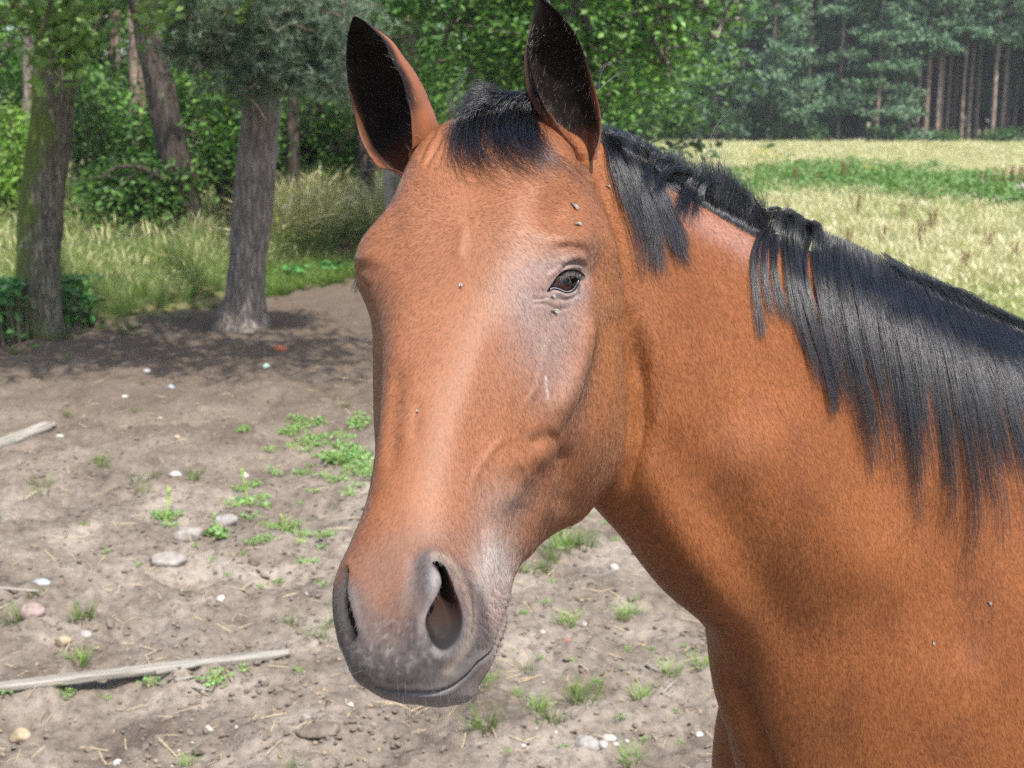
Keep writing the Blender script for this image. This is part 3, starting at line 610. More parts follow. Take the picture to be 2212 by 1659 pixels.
def poly_pts(n,x0,x1,y0,y1): return rng.uniform(x0,x1,n),rng.uniform(y0,y1,n)

build_ground()
# ---------- grass of the field and of the wood's edge
STRAW=(.50,.47,.30); PALE=(.62,.58,.44); GREEN=(.085,.15,.03); LIME=(.14,.22,.05); RUST=(.17,.075,.035)
def grass_field():
    dry=[tuft('dry_tuft',46,.5,.0026,.35,.3,(.19,.25,.08),STRAW,100+k,.15,.16,PALE) for k in range(4)]
    wild=[tuft('tall_tuft',46,.95,.0036,.22,.5,(.10,.18,.045),(.27,.33,.13),110+k,.16,.22,(.42,.39,.24)) for k in range(4)]
    low=[tuft('short_tuft',40,.16,.0035,.5,.5,GREEN,LIME,120+k,.07) for k in range(4)]
    # open field, right of and behind the horse
    n=78000; rr=np.exp(rng.uniform(math.log(8.5),math.log(92),n)); a=rng.uniform(math.radians(-4),math.radians(38),n); x=rr*np.sin(a); y=rr*np.cos(a)
    px,py,_=to_px(x,y); left=np.interp(y,[8,14,22,30,90],[.5,.3,0,-1,-8]); k=(grassy(x,y)>.55)&(x>left)&(rng.uniform(size=n)<.85); x,y,px,py,rr=x[k],y[k],px[k],py[k],rr[k]
    weed=np.exp(-.5*((py-418+18*np.sin(px/130))/20)**2)*sm(1500,1700,px); k=rng.uniform(size=len(x))>weed*.3; x,y,rr,py=x[k],y[k],rr[k],py[k]
    s=np.interp(rr,[8,20,40,90],[.75,1.0,1.35,2.3])*rng.uniform(.6,1.25,len(x)); h=np.interp(rr,[8,14,30,90],[.5,.66,.5,.28])*rng.uniform(.7,1.3,len(x))
    gn=rng.uniform(size=len(x))<np.interp(py,[300,330,370,440,560,800],[.55,.2,.15,.42,.55,.65])+.9*fbm(np.stack([x*.55,y*.28,0*x],-1),3,66); pts=np.stack([x,y,ground_z(x,y)],-1)
    for nm,m,tm,sd in (('dry_field_grass',~gn,dry,1),('green_field_grass',gn,[tuft('green_tuft',34,.42,.004,.35,.4,(.13,.21,.055),(.33,.40,.16),130+q,.10,.15,STRAW) for q in range(4)],2)):
        scatter(nm,pts[m],zrot(m.sum()),np.stack([s[m],s[m],s[m]*h[m]],-1),tm,sd)
    # tall grass below the trees on the left
    n=9000; y=rng.uniform(9.5,34,n); x=rng.uniform(-.62,.02,n)*y; px,py,_=to_px(x,y); e=np.interp(px,EDGE[:,0],EDGE[:,1]); k=(py<e-6)&(path_mask(px,py)<.45)&((x<-.02*y)); x,y,px,py,e=x[k],y[k],px[k],py[k],e[k]
    s=rng.uniform(.5,.95,len(x))*np.interp(e-py,[0,30,80],[.3,.6,.9])*np.interp(y,[10,16,34],[.85,.95,1.1]); sh=rng.uniform(size=len(x))<.4
    pts=np.stack([x,y,ground_z(x,y)],-1); scatter('tall_grass',pts[~sh],zrot((~sh).sum(),.15),np.repeat(s[~sh,None],3,1),wild,3)
    scatter('undergrowth_grass',pts[sh],zrot(sh.sum()),np.repeat(s[sh,None]*1.1,3,1),[tuft('under_tuft',36,.6,.006,.4,.5,(.09,.16,.04),(.24,.32,.10),140+q,.15) for q in range(4)],4)
    # sunny tall stalks right of the flaky-barked pine
    n=1100; pxr=rng.uniform(585,900,n); pyr=rng.uniform(415,575,n)-.12*(pxr-600); pts=np.array([G(a,b) for a,b in zip(pxr,pyr)]); k=path_mask(pxr,pyr)<.35; pts=pts[k]; n=len(pts); s=rng.uniform(.7,1.15,n); scatter('pale_tall_grass',pts,zrot(n,.15),np.repeat(s[:,None],3,1),[tuft('pale_tuft',40,1.0,.0036,.2,.6,(.15,.24,.06),(.40,.42,.20),170+q,.15,.45,(.58,.53,.36)) for q in range(3)],14)
    n=900; pxr=rng.uniform(560,860,n); pyr=rng.uniform(560,650,n)-.22*(pxr-560); pts=np.array([G(a,b) for a,b in zip(pxr,pyr)]); k=path_mask(pxr,pyr)<.5; pts=pts[k]; n=len(pts); scatter('track_grass',pts,zrot(n),np.repeat(rng.uniform(.5,1.1,(n,1)),3,1),low,15)
    # fringe between earth and grass, and thin growth on the bare soil
    n=5200; y=rng.uniform(3.0,13,n); x=rng.uniform(-.45,.5,n)*y; px,py,_=to_px(x,y); e=np.interp(px,EDGE[:,0],EDGE[:,1]); nz=fbm(np.stack([x*1.6,y*1.6,0*x],-1),3,55)
    dens=np.where(py<e+30,.9,np.clip((nz-.06)*2.4,0,.7)*np.interp(px,[300,700,1000,1300],[.25,.5,.8,1])*np.interp(py,[640,850,1000],[.1,.25,1])); k=rng.uniform(size=n)<dens*.8; x,y=x[k],y[k]; s=rng.uniform(.25,.65,len(x))
    scatter('short_grass',np.stack([x,y,ground_z(x,y)],-1),zrot(len(x)),np.repeat(s[:,None],3,1),low,5)
    # leafy weed belt across the field
    n=1700; pxr=rng.uniform(1450,2330,n); pyr=rng.normal(418,18,n)-18*np.sin(pxr/130); pts=np.array([G(a,min(max(b,372),470)) for a,b in zip(pxr,pyr)])
    kf=(fbm(np.stack([pts[:,0]*.35,pts[:,1]*.2,0*pts[:,0]],-1),3,91)+rng.normal(0,.12,n))>-.06; pts=pts[kf]; n=len(pts)
    wl=[]
    for q in range(4):
        g=np.random.default_rng(150+q); c=np.stack([g.normal(0,.13,90),g.normal(0,.13,90),g.uniform(.02,.55,90)],-1); V,T,C=leaves(c,.10,[(.14,.27,.08),(.20,.33,.12),(.10,.20,.06)],160+q,.8,.2,.55); wl.append(np_mesh('weed_piece',V,T,M_LEAF,False,C))
    s=rng.uniform(.35,.95,n); scatter('leafy_weeds',pts,zrot(n),np.stack([s*1.2,s*1.2,s],-1),wl,6)
grass_field()
# ---------- the far pine forest
def pine_variant(seed,H,bare,width,dens):
    g=np.random.default_rng(seed); pts=[(0,0,-.3)]
    for k in range(1,7): pts.append((g.normal(0,.06)*k*.5,g.normal(0,.06)*k*.5,H*k/6))
    tr=trunk_mesh('trunk',pts,np.linspace(.165,.05,7),M_BARKF,seed,.25,10,26,.02); P_=[];cl=[]
    z=H*bare*g.uniform(.8,1)
    while z<H*.98:
        for q in range(g.integers(2,5)):
            a=g.uniform(0,6.28); L=width*(1-.75*(z-H*bare)/(H*(1-bare)))*g.uniform(.55,1.1); d=np.array([math.cos(a),math.sin(a),g.uniform(-.15,.28)]); b=np.array([0,0,z]); e=b+d*L; P_.append(([b,b+d*L*.5+[0,0,-.05*L],e],.035,.01))
            m=int(dens*L*9)
            if m: t=g.uniform(.3,1.05,m); c=b+np.outer(t,d*L)+g.normal(0,.20,(m,3))*np.array([1,1,.45])*(L*.55+.3); cl.append(c)
        z+=g.uniform(.28,.6)
    for q in range(int(6*bare)):                                  # dead stubs below the crown
        zz=g.uniform(1.2,H*bare); a=g.uniform(0,6.28); d=np.array([math.cos(a),math.sin(a),g.uniform(-.3,.15)])*g.uniform(.4,1.6); P_.append(([(0,0,zz),(d[0]*.5,d[1]*.5,zz+d[2]*.4),(d[0],d[1],zz+d[2])],.03,.008))
    c=np.concatenate(cl); k=6; g2=np.random.default_rng(seed+1); c=np.repeat(c,k,0)+g2.normal(0,.10,(len(c)*k,3))
    V,T,C=leaves(c,.36,[(.105,.20,.125),(.14,.25,.155),(.075,.145,.09),(.17,.28,.155)],seed+2,.12,.15,.30)
    return tr,limbs('branch',P_,M_BARKF,(0,0,0),4),np_mesh('crown',V,T,M_NEEDLE,False,C)
def build_forest():
    var=[pine_variant(300,15,.10,2.6,1.5),pine_variant(310,17,.14,2.9,1.4),pine_variant(320,16,.22,2.4,1.3),pine_variant(330,20,.34,2.6,1.2),pine_variant(340,21,.42,2.4,1.1),pine_variant(350,12,.05,2.2,1.6)]
    n=0
    for row,(dy,step) in enumerate(((86,2.6),(89,2.3),(92.5,2.1),(96.5,2.0),(101,2.0),(106,2.2),(112,2.1),(118,2.2),(125,2.6))):
        x=4.0
        while x<(60 if row<4 else 46):
            x+=step*rng.uniform(.55,1.35); y=dy+rng.normal(0,1.1); px,_,_=proj(np.array([x,y,1.])); opn=sm(1790,1990,px+rng.normal(0,90)); x-=.95*opn*(row<6)
            v=var[rng.choice([3,4])] if rng.uniform()<(opn*.80+.08*(row>1))*(row<6) else var[rng.choice([0,1,2,5])]
            op=opn>.5
            e=empty('pine_tree',(x,y,0),'tall bare-trunked pine in the forest edge beyond the field' if v in var[3:5] else 'green-boughed pine in the forest edge beyond the field','tree','bare-trunked pines of the far forest' if v in var[3:5] else 'green-boughed pines of the far forest',rng.uniform(0,6.28))
            s=rng.uniform(.85,1.2); e.scale=(s,s,s*rng.uniform(.9,1.1))
            for nm,m in zip(('trunk','branch','crown'),v): mobj(nm,m,e)
            n+=1
    # leafy bushes along its foot
    for k,(px,py,w,h) in enumerate(((1560,300,110,90),(1650,303,90,75),(1725,305,60,45),(1440,300,90,80),(1900,306,70,30),(2020,307,60,26),(2150,307,70,34))):
        p=G(px,306); p[1]=84.5; p[0]=(px-CX)/F_PX*84.5/1.0; q=31e-3
        lob=[((rng.normal(0,w*q*.18),rng.normal(0,.4),h*q*.5),(w*q*.5,1.0,h*q*.55)) for _ in range(3)]
        c=cloud(lob,220,9,.22,400+k,.3); V,T,C=leaves(c,.2,[(.06,.14,.045),(.085,.18,.055),(.045,.10,.04)],410+k); e=empty('bush',(p[0],p[1],0),('broad dark leafy bush','rounded bright green bush','small leafy bush','leafy bush left of the others','low brush below the open pines','thin low brush below bare trunks','low shrub at the right end')[k]+' at the foot of the far forest','bush','bushes at the foot of the far forest')
        mobj('crown',np_mesh('crown',V,T,M_LEAF,False,C),e); mobj('stem',limbs('stem',[([(0,0,-.1),(.1*s,0,h*q*.3),(.35*s,.1,h*q*.7)],.05,.015) for s in (-1,0,1)],M_TWIG,(0,0,0)),e)
build_forest()
# ---------- the wood on the left
OAKC=[(.085,.20,.045),(.14,.29,.065),(.06,.145,.036),(.20,.37,.095)]; DKC=[(.08,.18,.045),(.12,.25,.06),(.06,.135,.038),(.17,.32,.08)]
def pxr(px,py,y): return atd(px,py,y)
def wood_tree(name,label,cat,base,path,wid,mt,seed,flare,lobes,nclump,per,clr,lsize,cols,branches=(),ridge=0,group=None,leafm=None,narrow=.5,rough=.012,nr=9,extra_h=5.0):
    """path: photo px of the trunk axis, wid: px widths; base on the ground; lobes: (px,py,dist,rx,ry,rz) of the leaf masses"""
    b=G(*base) if not isinstance(base,np.ndarray) else base; y0=b[1]; pts=[b-np.array([0,0,.15])]; rad=[wid[0]*y0/F_PX/2]
    for (x,y),w in zip(path,wid): pts.append(pxr(x,y,y0)); rad.append(w*y0/F_PX/2)
    d=pts[-1]-pts[-2]; d/=np.linalg.norm(d); pts.append(pts[-1]+d*extra_h*.5); rad.append(rad[-1]*.8); pts.append(pts[-1]+d*extra_h*.5+np.array([0,0,.4])); rad.append(rad[-1]*.4)
    e=empty(name,tuple(b),label,cat,group); mobj('trunk',trunk_mesh('trunk',pts,rad,mt,seed,flare,40,90,rough,ridge,nr,loc=b),e)
    lb=[(pxr(x,y,dd),(rx,ry,rz)) for x,y,dd,rx,ry,rz in lobes]
    c=cloud(lb,nclump,per,clr,seed+50); V,T,C=leaves(c,lsize,cols,seed+60,.5,.25,narrow); mobj('crown',np_mesh('crown',V-b,T,leafm or M_LEAF,False,C),e)
    P_=[]; g=np.random.default_rng(seed+70); top=np.array(pts[-2])
    for cc,r in lb:
        mid=(top+cc)/2+g.normal(0,.25,3); P_.append(([top,mid,cc],rad[0]*.35,.02))
        for q in range(7):
            u=g.normal(size=3); u/=np.linalg.norm(u); P_.append(([cc,cc+u*np.array(r)*.5+g.normal(0,.1,3),cc+u*np.array(r)*.95],.025,.005))
    for pl in branches: P_.append(([pxr(x,y,dd) for x,y,dd in pl[0]],pl[1],pl[2]))
    mobj('limb',limbs('limb',P_,mt,b),e); return e,b,pts
def needle_crown(e,b,lobes,n,seed,parent_limb=True,ln=.085,twigs=()):
    g=np.random.default_rng(seed); lb=[(pxr(x,y,dd),(rx,ry,rz)) for x,y,dd,rx,ry,rz in lobes]; c=cloud(lb,n,4,.13,seed,.2); k=16; m=len(c); d=g.normal(size=(m,3)); d[:,2]=np.abs(d[:,2])*.6; d/=np.linalg.norm(d,axis=1)[:,None]
    q=np.repeat(d,k,0)*.8+g.normal(0,.55,(m*k,3)); q/=np.linalg.norm(q,axis=1)[:,None]; c0=np.repeat(c+0,k,0); s=np.cross(q,g.normal(size=q.shape)); s/=np.linalg.norm(s,axis=1)[:,None]; L=ln*g.uniform(.6,1.2,(m*k,1))
    V=np.stack([c0-s*.0024,c0+s*.0024,c0+q*L],1).reshape(-1,3); T=np.arange(len(V)).reshape(-1,3); cc=np.array([(.16,.24,.18),(.12,.19,.14),(.21,.28,.21)])[g.integers(0,3,m)]*g.uniform(.7,1.2,(m,1)); C=np.repeat(cc,k*3,0)
    mobj('needles',np_mesh('needles',V-b,T,M_NEEDLE,False,np.clip(C,0,1)),e)
    tw=[([q+g.normal(0,.02,3),q-dd*.10,q-dd*.2+g.normal(0,.03,3)],.0018,.003) for q,dd in zip(c[::16],d[::16])]; mobj('twig',limbs('twig',tw,M_TWIG,b,4),e)
def build_wood():
    # mossy linden at the left edge
    wood_tree('linden_tree','thick mossy linden trunk at the left edge with pale lichen','tree',(80,722),[(82,640),(84,540),(92,430),(104,320),(116,200),(128,80),(136,-60)],[96,93,92,90,88,84,78,74],M_BARKL,3,.25,
      [(125,60,9.6,.30,.25,.30),(150,120,9.5,.16,.2,.14),(90,20,9.8,.3,.3,.22),(150,-160,9.0,1.6,2.0,.8),(-150,-500,8.0,1.6,1.6,.8)],420,11,.10,.085,[(.16,.27,.085),(.22,.34,.12),(.12,.21,.06)],
      branches=[([(128,-40,10.4),(135,20,9.8),(128,80,9.6)],.03,.01)],narrow=.8)
    lin=[o for o in COL.objects if o.get('label','').startswith('thick mossy')][0]; lb=np.array(lin.location); gl=np.random.default_rng(31); q=[]
    for x,y,n in ((95,40,34),(130,70,40),(160,110,40),(150,150,24),(110,110,22),(70,20,30),(175,60,24),(140,20,34),(120,175,10)): q.append(np.array([pxr(x+gl.normal(0,18),y+gl.normal(0,18),9.3+gl.normal(0,.15)) for _ in range(n)]))
    V,T,C=leaves(np.concatenate(q)-lb,.105,[(.20,.33,.11),(.26,.40,.15),(.15,.26,.08)],33,.4,.2,.85); mobj('leaf_spray',np_mesh('leaf_spray',V,T,M_LEAF,False,C),lin)
    # the pine in the middle with the flared foot
    e,b,pts=wood_tree('pine_tree','grey flaky-barked pine with flared roots standing on the bare earth','tree',(524,706),[(527,680),(533,600),(541,500),(549,420),(557,330),(564,250),(570,150),(572,0)],[84,80,82,86,84,80,76,72,66],M_BARK,5,.65,
      [(520,-560,7.9,1.9,1.1,.6),(800,-560,7.8,1.8,1.0,.6)],90,16,.26,.24,[(.06,.10,.06),(.08,.13,.085)],  # unseen leaf lobes set forward of the trunk to shade the earth
      branches=[([(570,60,10.9),(520,40,10.5),(470,110,10.2),(430,150,10.1)],.022,.006),([(572,-20,10.9),(640,20,10.4),(700,90,10.1),(745,130,10.0)],.02,.006),([(560,215,10.9),(535,205,10.6),(500,215,10.4),(455,236,10.3)],.016,.004),([(487,0,10.3),(486,50,10.2),(500,100,10.2),(545,110,10.2)],.010,.004),([(700,60,10),(720,95,9.9),(760,120,9.9)],.008,.003),([(545,110,10.2),(525,75,10.2),(545,65,10.2)],.006,.003),([(690,-10,10.1),(715,60,10.0),(722,110,9.9)],.008,.003)],leafm=M_NEEDLE,narrow=.2,rough=.014)
    needle_crown(e,b,[(560,60,10.2,.55,.4,.30),(690,70,10.0,.40,.35,.32),(470,40,10.4,.45,.4,.25),(620,150,10.2,.42,.35,.16),(710,180,10.0,.25,.3,.12),(540,180,10.3,.35,.3,.12),(650,0,10.1,.6,.5,.2),(430,120,10.5,.3,.3,.16)],1700,77)
    # dark leaning pine further back
    wood_tree('pine_tree','dark furrowed pine trunk leaning left behind the tall grass','tree',G(416,545),[(405,470),(398,430),(378,340),(358,250),(340,170),(322,80),(300,-40)],[64,64,60,57,55,53,52,48],M_BARKP,8,.2,
      [(300,-300,15,2.4,2,1.2),(420,-350,14,2.2,2,1)],200,14,.25,.12,[(.05,.09,.05),(.07,.11,.07)],branches=[([(385,395,17),(350,385,16.6),(310,365,16.5),(260,360,16.4),(215,385,16.3)],.05,.015),([(300,365,16.5),(280,385,16.4),(225,430,16.3)],.02,.008)],ridge=.10,leafm=M_NEEDLE,narrow=.2,nr=22,rough=.02)
    spec=[ # trunks deeper in the wood
     ('dark slim trunk half hidden by leaves right of the leaning pine',(492,520),[(490,430),(490,360),(488,280),(486,100),(484,-20)],[46,46,44,40,36,34],18.5,M_BARKP),
     ('short dark trunk in the grass right of the flaky-barked pine',(637,500),[(637,430),(634,350),(632,250),(630,0)],[30,28,26,22,20],19,M_BARKP),
     ('dark trunk just left of the horse near the old fence',(796,470),[(794,410),(790,330),(786,250),(784,0)],[40,38,34,32,30],20,M_BARKP),
     ('dark grey trunk between the horse ears behind the oak leaves',(872,470),[(872,380),(872,250),(872,80),(870,0),(868,-80)],[62,60,60,62,64,64],17.5,M_BARK),
     ('reddish brown trunk in the wood between linden and leaning pine',(300,505),[(300,420),(298,320),(296,200),(292,0)],[34,33,32,30,28],21,M_BARKF),
     ('thin pale trunk behind the upper linden leaves',(252,500),[(252,400),(250,250),(248,100),(246,-20)],[24,24,24,26,24],24,M_BARKF),
     ('slender grey trunk behind the linden on its left',(55,520),[(56,420),(58,300),(60,180),(62,0)],[20,20,20,18,18],20,M_BARK),
     ('slim trunk in the shade right of the leaning pine',(424,505),[(424,420),(426,330),(428,250),(430,0)],[26,26,24,22,20],24,M_BARK)]
    for k,(lab,base,path,wid,y,mt) in enumerate(spec):
        bb=atd(base[0],base[1],y); bb[2]=0; g=np.random.default_rng(500+k)
        wood_tree('forest_tree',lab,'tree',bb,path,wid,mt,20+k,.2,[(path[-1][0]+g.normal(0,60),-60-g.uniform(0,120),y+g.normal(0,.6),1.5,1.3,.8),(path[-1][0]+g.normal(0,120),g.uniform(60,190),y+1.2,.9,.8,.55)],150,14,.22,.12,DKC)
    # the oak whose boughs hang behind the horse's head
    oak=[(1000,60,15,1.5,1.0,.9),(1230,40,14.5,1.35,1.0,.85),(1430,20,14.2,.85,.7,.55),(1330,140,14.3,.75,.6,.5),(1440,130,14.1,.35,.4,.28),(1560,40,14.0,.30,.3,.22),(1180,170,14.6,.8,.7,.5),(820,120,22.5,1.7,1,1.1),(900,230,22.3,1.4,.9,.8),(690,240,22.8,1.0,.7,.7),(640,300,22.6,.6,.5,.4),(720,330,22.6,.5,.4,.3),(1000,-260,15,2.5,2,1.2),(1350,-250,14.5,2.0,1.6,1.1),(1300,215,14.3,.3,.3,.18)]
    wood_tree('oak_tree','large green oak whose leafy boughs hang behind the horse ears','tree',atd(1060,520,16.2)*np.array([1,1,0]),[(1060,420),(1058,300),(1055,150),(1050,0)],[95,92,90,86,80],M_BARK,40,.3,oak,1500,26,.17,.088,OAKC,narrow=.6)
    # saplings and shrubs filling the shade
    sh=[('leafy oak sapling left of the linden in bright light',(-10,430),19,(30,330,19,.9,.8,.9),[(.16,.30,.05),(.22,.36,.07),(.12,.24,.04)]),('dark leafy shrub between linden and leaning pine',(215,470),19,(230,300,19,1.0,.9,.9),DKC),
     ('shrub with mid green leaves beside the slim dark trunk',(470,480),17.5,(470,300,17.5,.75,.7,.65),OAKC),('bush of dark leaves deep in the wood behind the pine',(590,440),24,(600,310,24,1.3,.9,.8),DKC),('sapling with fine green leaves right of the pine trunk',(655,400),23,(660,310,23,.7,.6,.6),OAKC),
     ('yellow green young tree glowing between the trunks',(240,480),26,(250,330,26,1.2,1,1.1),[(.18,.32,.06),(.24,.36,.08),(.14,.26,.05)]),('shady young maple above the fence',(760,380),25,(770,220,25,1.8,1,1.4),DKC),('young tree with dark crown over the grass',(160,430),24,(170,180,24,1.8,1.2,1.6),DKC),
     ('broad dark understorey tree behind the leaning pine',(380,440),27,(400,150,27,2.6,1.4,2.0),DKC),('dense understorey tree behind the pine crown',(600,440),28,(620,130,28,2.8,1.4,2.0),DKC),('dense understorey tree behind the oak boughs',(900,440),26,(900,200,26,2.6,1.5,2.0),DKC),('understorey tree with light leaves behind the linden',(20,440),28,(20,150,28,2.2,1.3,2.2),OAKC),('tall shrub filling the shade left of the horse',(700,380),27,(720,290,27,1.7,1,.9),DKC),('low dark shrub in the shade by the linden',(300,500),17,(290,400,17,.9,.7,.4),DKC),('dark tree far in the wood behind horse ears',(1150,440),30,(1150,200,30,3.2,1.6,2.2),DKC),('dark far tree at the end of the wood',(1330,330),34,(1330,180,34,2.6,1.6,2.4),DKC)]
    for k,(lab,base,y,lb,cols) in enumerate(sh):
        bb=atd(base[0],base[1],y); bb[2]=0; x,py,yy,rx,ry,rz=lb; g=np.random.default_rng(600+k)
        e=empty('young_tree' if 'shrub' not in lab and 'bush' not in lab else 'shrub',tuple(bb),lab,'tree' if 'shrub' not in lab and 'bush' not in lab else 'shrub'); cc=pxr(x,py,yy); lobes=[(cc+g.normal(0,.45,3)*np.array([rx,ry,rz]),(rx*.7,ry*.7,rz*.6)) for _ in range(5)]
        c=cloud(lobes,int(190*max(1,rx)),18,.2,610+k,.2); V,T,C=leaves(c,.11 if y<22 else .16,cols,620+k); mobj('crown',np_mesh('crown',V-bb,T,M_LEAF,False,C),e)
        mobj('stem',limbs('stem',[([bb-[0,0,.1],(bb+cc)/2+g.normal(0,.1,3),cc+[0,0,rz*.5]],.05,.02)]+[([(bb+cc)/2,cc+g.normal(0,.4,3)*[rx,ry,rz],cc+g.normal(0,.8,3)*[rx,ry,rz]],.02,.006) for _ in range(5)],M_BARKP,bb),e)
    # distant mass of the wood closing the view
    lob=[(np.array([x,38+rng.normal(0,1.5),h]),(3.0,1.8,2.6)) for x in np.arange(-24,6,2.2) for h in (1.6,5.0,8.0)]; c=cloud(lob,3200,8,.4,700,.1); V,T,C=leaves(c,.34,[(.05,.11,.034),(.08,.16,.045),(.035,.08,.028)],701); o=mobj('distant_wood',np_mesh('distant_wood',V,T,M_LEAF,False,C)); o['kind']='stuff'
    # broad-leaved herbs at the linden's foot
    for k,(px,py,w,h,lab) in enumerate(((165,705,46,110,'clump of big leafy herbs right of the mossy trunk'),(20,735,52,130,'clump of leafy herbs left of the mossy trunk'),(640,600,40,26,'low green herbs beside the sandy track'),(715,590,30,22,'small herb patch on the edge of the track'))):
        b=G(px,py); q=b[1]/F_PX; g=np.random.default_rng(720+k); n=int(w*h*.07)+30; c=np.stack([g.normal(0,w*q*.42,n),g.normal(0,.14,n),g.uniform(.02,1,n)**.8*h*q],-1); V,T,C=leaves(c,.085,[(.09,.25,.08),(.14,.33,.10),(.07,.18,.06)],730+k,.7,.2,.7)
        e=empty('herb_clump',tuple(b),lab,'plant','herb clumps at the wood edge'); mobj('foliage',np_mesh('foliage',V,T,M_LEAF,False,C),e); mobj('stem',limbs('stem',[([(x,y,-.03),(x*1.02,y,z*.5),(x*1.05,y,z)],.004,.002) for x,y,z in c[::5]],M_TWIG,(0,0,0),4),e)
build_wood()

# ---------- things lying and growing on the bare earth
def rock_mesh(name,seed,dims,mt,sub=3,rough=.22):
    bm=bmesh.new(); bmesh.ops.create_icosphere(bm,subdivisions=sub,radius=1); V=np.array([v.co[:] for v in bm.verts]); n=fbm(V*1.3+seed*3.1,4,seed); n2=fbm(V*.9-seed,2,seed+5); V=V*(1+rough*n+rough*n2)[:,None]
    g=np.random.default_rng(seed)
    for k in range(4):                                     # a few broken facets
        u=g.normal(size=3); u/=np.linalg.norm(u); h=V@u; V-=np.outer(np.clip(h-.72,0,None)*.85,u)
    V=V*np.array(dims)*.5; V[:,2]=np.where(V[:,2]<-.25*dims[2],-.25*dims[2],V[:,2])
    for v,c in zip(bm.verts,V): v.co=c
    me=bpy.data.meshes.new(name); bm.to_mesh(me); bm.free(); me.polygons.foreach_set('use_smooth',[True]*len(me.polygons)); me.materials.append(mt); return me
def stone_mat(name,c1,c2,scale=40):
    m,nt,b=mat(name,.9,.2); n=noise(nt,scale,7,.65); r=ramp(nt,n.outputs[0],[(.35,c1),(.65,c2)]); nt.links.new(r.outputs[0],b.inputs['Base Color']); bump(nt,b,n.outputs[0],.6,.006); return m
SM={'pinkgrey':stone_mat('pinkish_grey_stone',(.20,.165,.15),(.31,.26,.24)),'white':stone_mat('white_stone',(.30,.28,.25),(.48,.455,.42)),'pink':stone_mat('pink_stone',(.19,.14,.125),(.29,.225,.21)),'grey':stone_mat('grey_stone',(.17,.16,.155),(.33,.31,.29)),'dark':stone_mat('dark_clod',(.075,.06,.048),(.17,.14,.115)),
 'chalk':stone_mat('pale_clod',(.17,.15,.13),(.31,.285,.26)),'soil':stone_mat('soil_clod',(.105,.085,.068),(.24,.205,.17),300),'tan':stone_mat('tan_stone',(.24,.185,.125),(.36,.29,.20)),'brick':stone_mat('brick',(.28,.09,.05),(.38,.15,.09)),'slate':stone_mat('slate',(.20,.22,.25),(.32,.34,.37)),'teal':stone_mat('teal',(.20,.33,.29),(.34,.46,.41))}
STONES=[(317,802,15,10,'white','pale stone on the shaded earth in front of the flared pine'),(270,849,15,10,'white','pinkish white pebble left of the pale blue scrap'),(128,939,18,13,'white','white stone beside the broken branch tip'),
 (370,834,18,11,'slate','pale blue grey scrap lying flat on the earth'),(575,789,17,13,'teal','pale green teal scrap on the earth below the brick'),(603,751,30,17,'brick','orange red brick fragment near the flared pine foot'),(384,953,14,9,'tan','tan pebble on the straw strewn earth'),(346,898,16,9,'tan','yellowish pebble above the straw strewn earth'),
 (379,1027,26,12,'white','flat white stone left of the tall weeds'),(527,1018,20,18,'white','pinkish white stone behind the tallest weed stalk'),(407,1143,62,34,'chalk','large crumbly pale clod among the weeds'),(488,1122,46,30,'grey','grey rough clod between two weed stalks'),(365,1196,90,34,'chalk','long low chalky crust of earth below the clods'),
 (477,1278,20,17,'white','whitish lump on the bare earth right of the bluish slab'),(87,1252,36,18,'slate','flat bluish grey slab at the left'),(70,1308,56,32,'pink','large dusty pink stone at the left edge'),(24,1309,28,34,'pink','upright reddish stone next to the pink stone'),(166,1371,34,20,'dark','dark rounded stone above the grass tuft'),(182,1340,28,20,'grey','grey stone above the dark rounded stone'),(135,1357,34,24,'tan','tan clod left of the dark rounded stone'),
 (446,1544,20,18,'white','round white stone below the plank'),(510,1547,9,8,'white','tiny white pebble right of the round white stone'),(42,1519,46,30,'tan','tan stone lying below the plank end'),(756,1520,15,14,'white','white pebble below the horse chin on the left'),(662,1548,22,12,'chalk','pale chip left of the dark clod'),(693,1578,78,22,'dark','long dark clod at the bottom'),(441,1585,46,18,'dark','dark crust below the round white stone'),(253,1610,24,16,'white','white stone near the bottom edge'),(628,1472,40,16,'dark','dark lump standing in for a dark hole right of the plank'),(546,1203,26,24,'dark','brown lump among the small weeds'),  # lump right of the plank stands in for a dark hole
 (1327,1224,22,13,'white','bright white stone below the neck'),(1302,1612,20,25,'white','bright white stone at the right of the grey stone'),(1315,1590,34,18,'white','cream stone behind the grey stone'),(1271,1610,54,34,'grey','big flat grey stone at the bottom beside white ones'),(1330,1612,14,11,'white','small white stone right of the heap'),(1173,1361,12,12,'white','small pinkish pebble right of the mouth'),(1261,1339,19,10,'chalk','pale pebble beside a grass tuft'),(1201,1587,9,10,'white','white pebble left of the grey stone'),(1510,1581,17,10,'white','white pebble near the horse breast'),(1131,1613,13,9,'white','white pebble at the bottom below the chin'),(1355,1587,10,9,'white','white pebble right of the stone heap'),(1227,1385,24,9,'brick','red brick sliver on dark soil')]
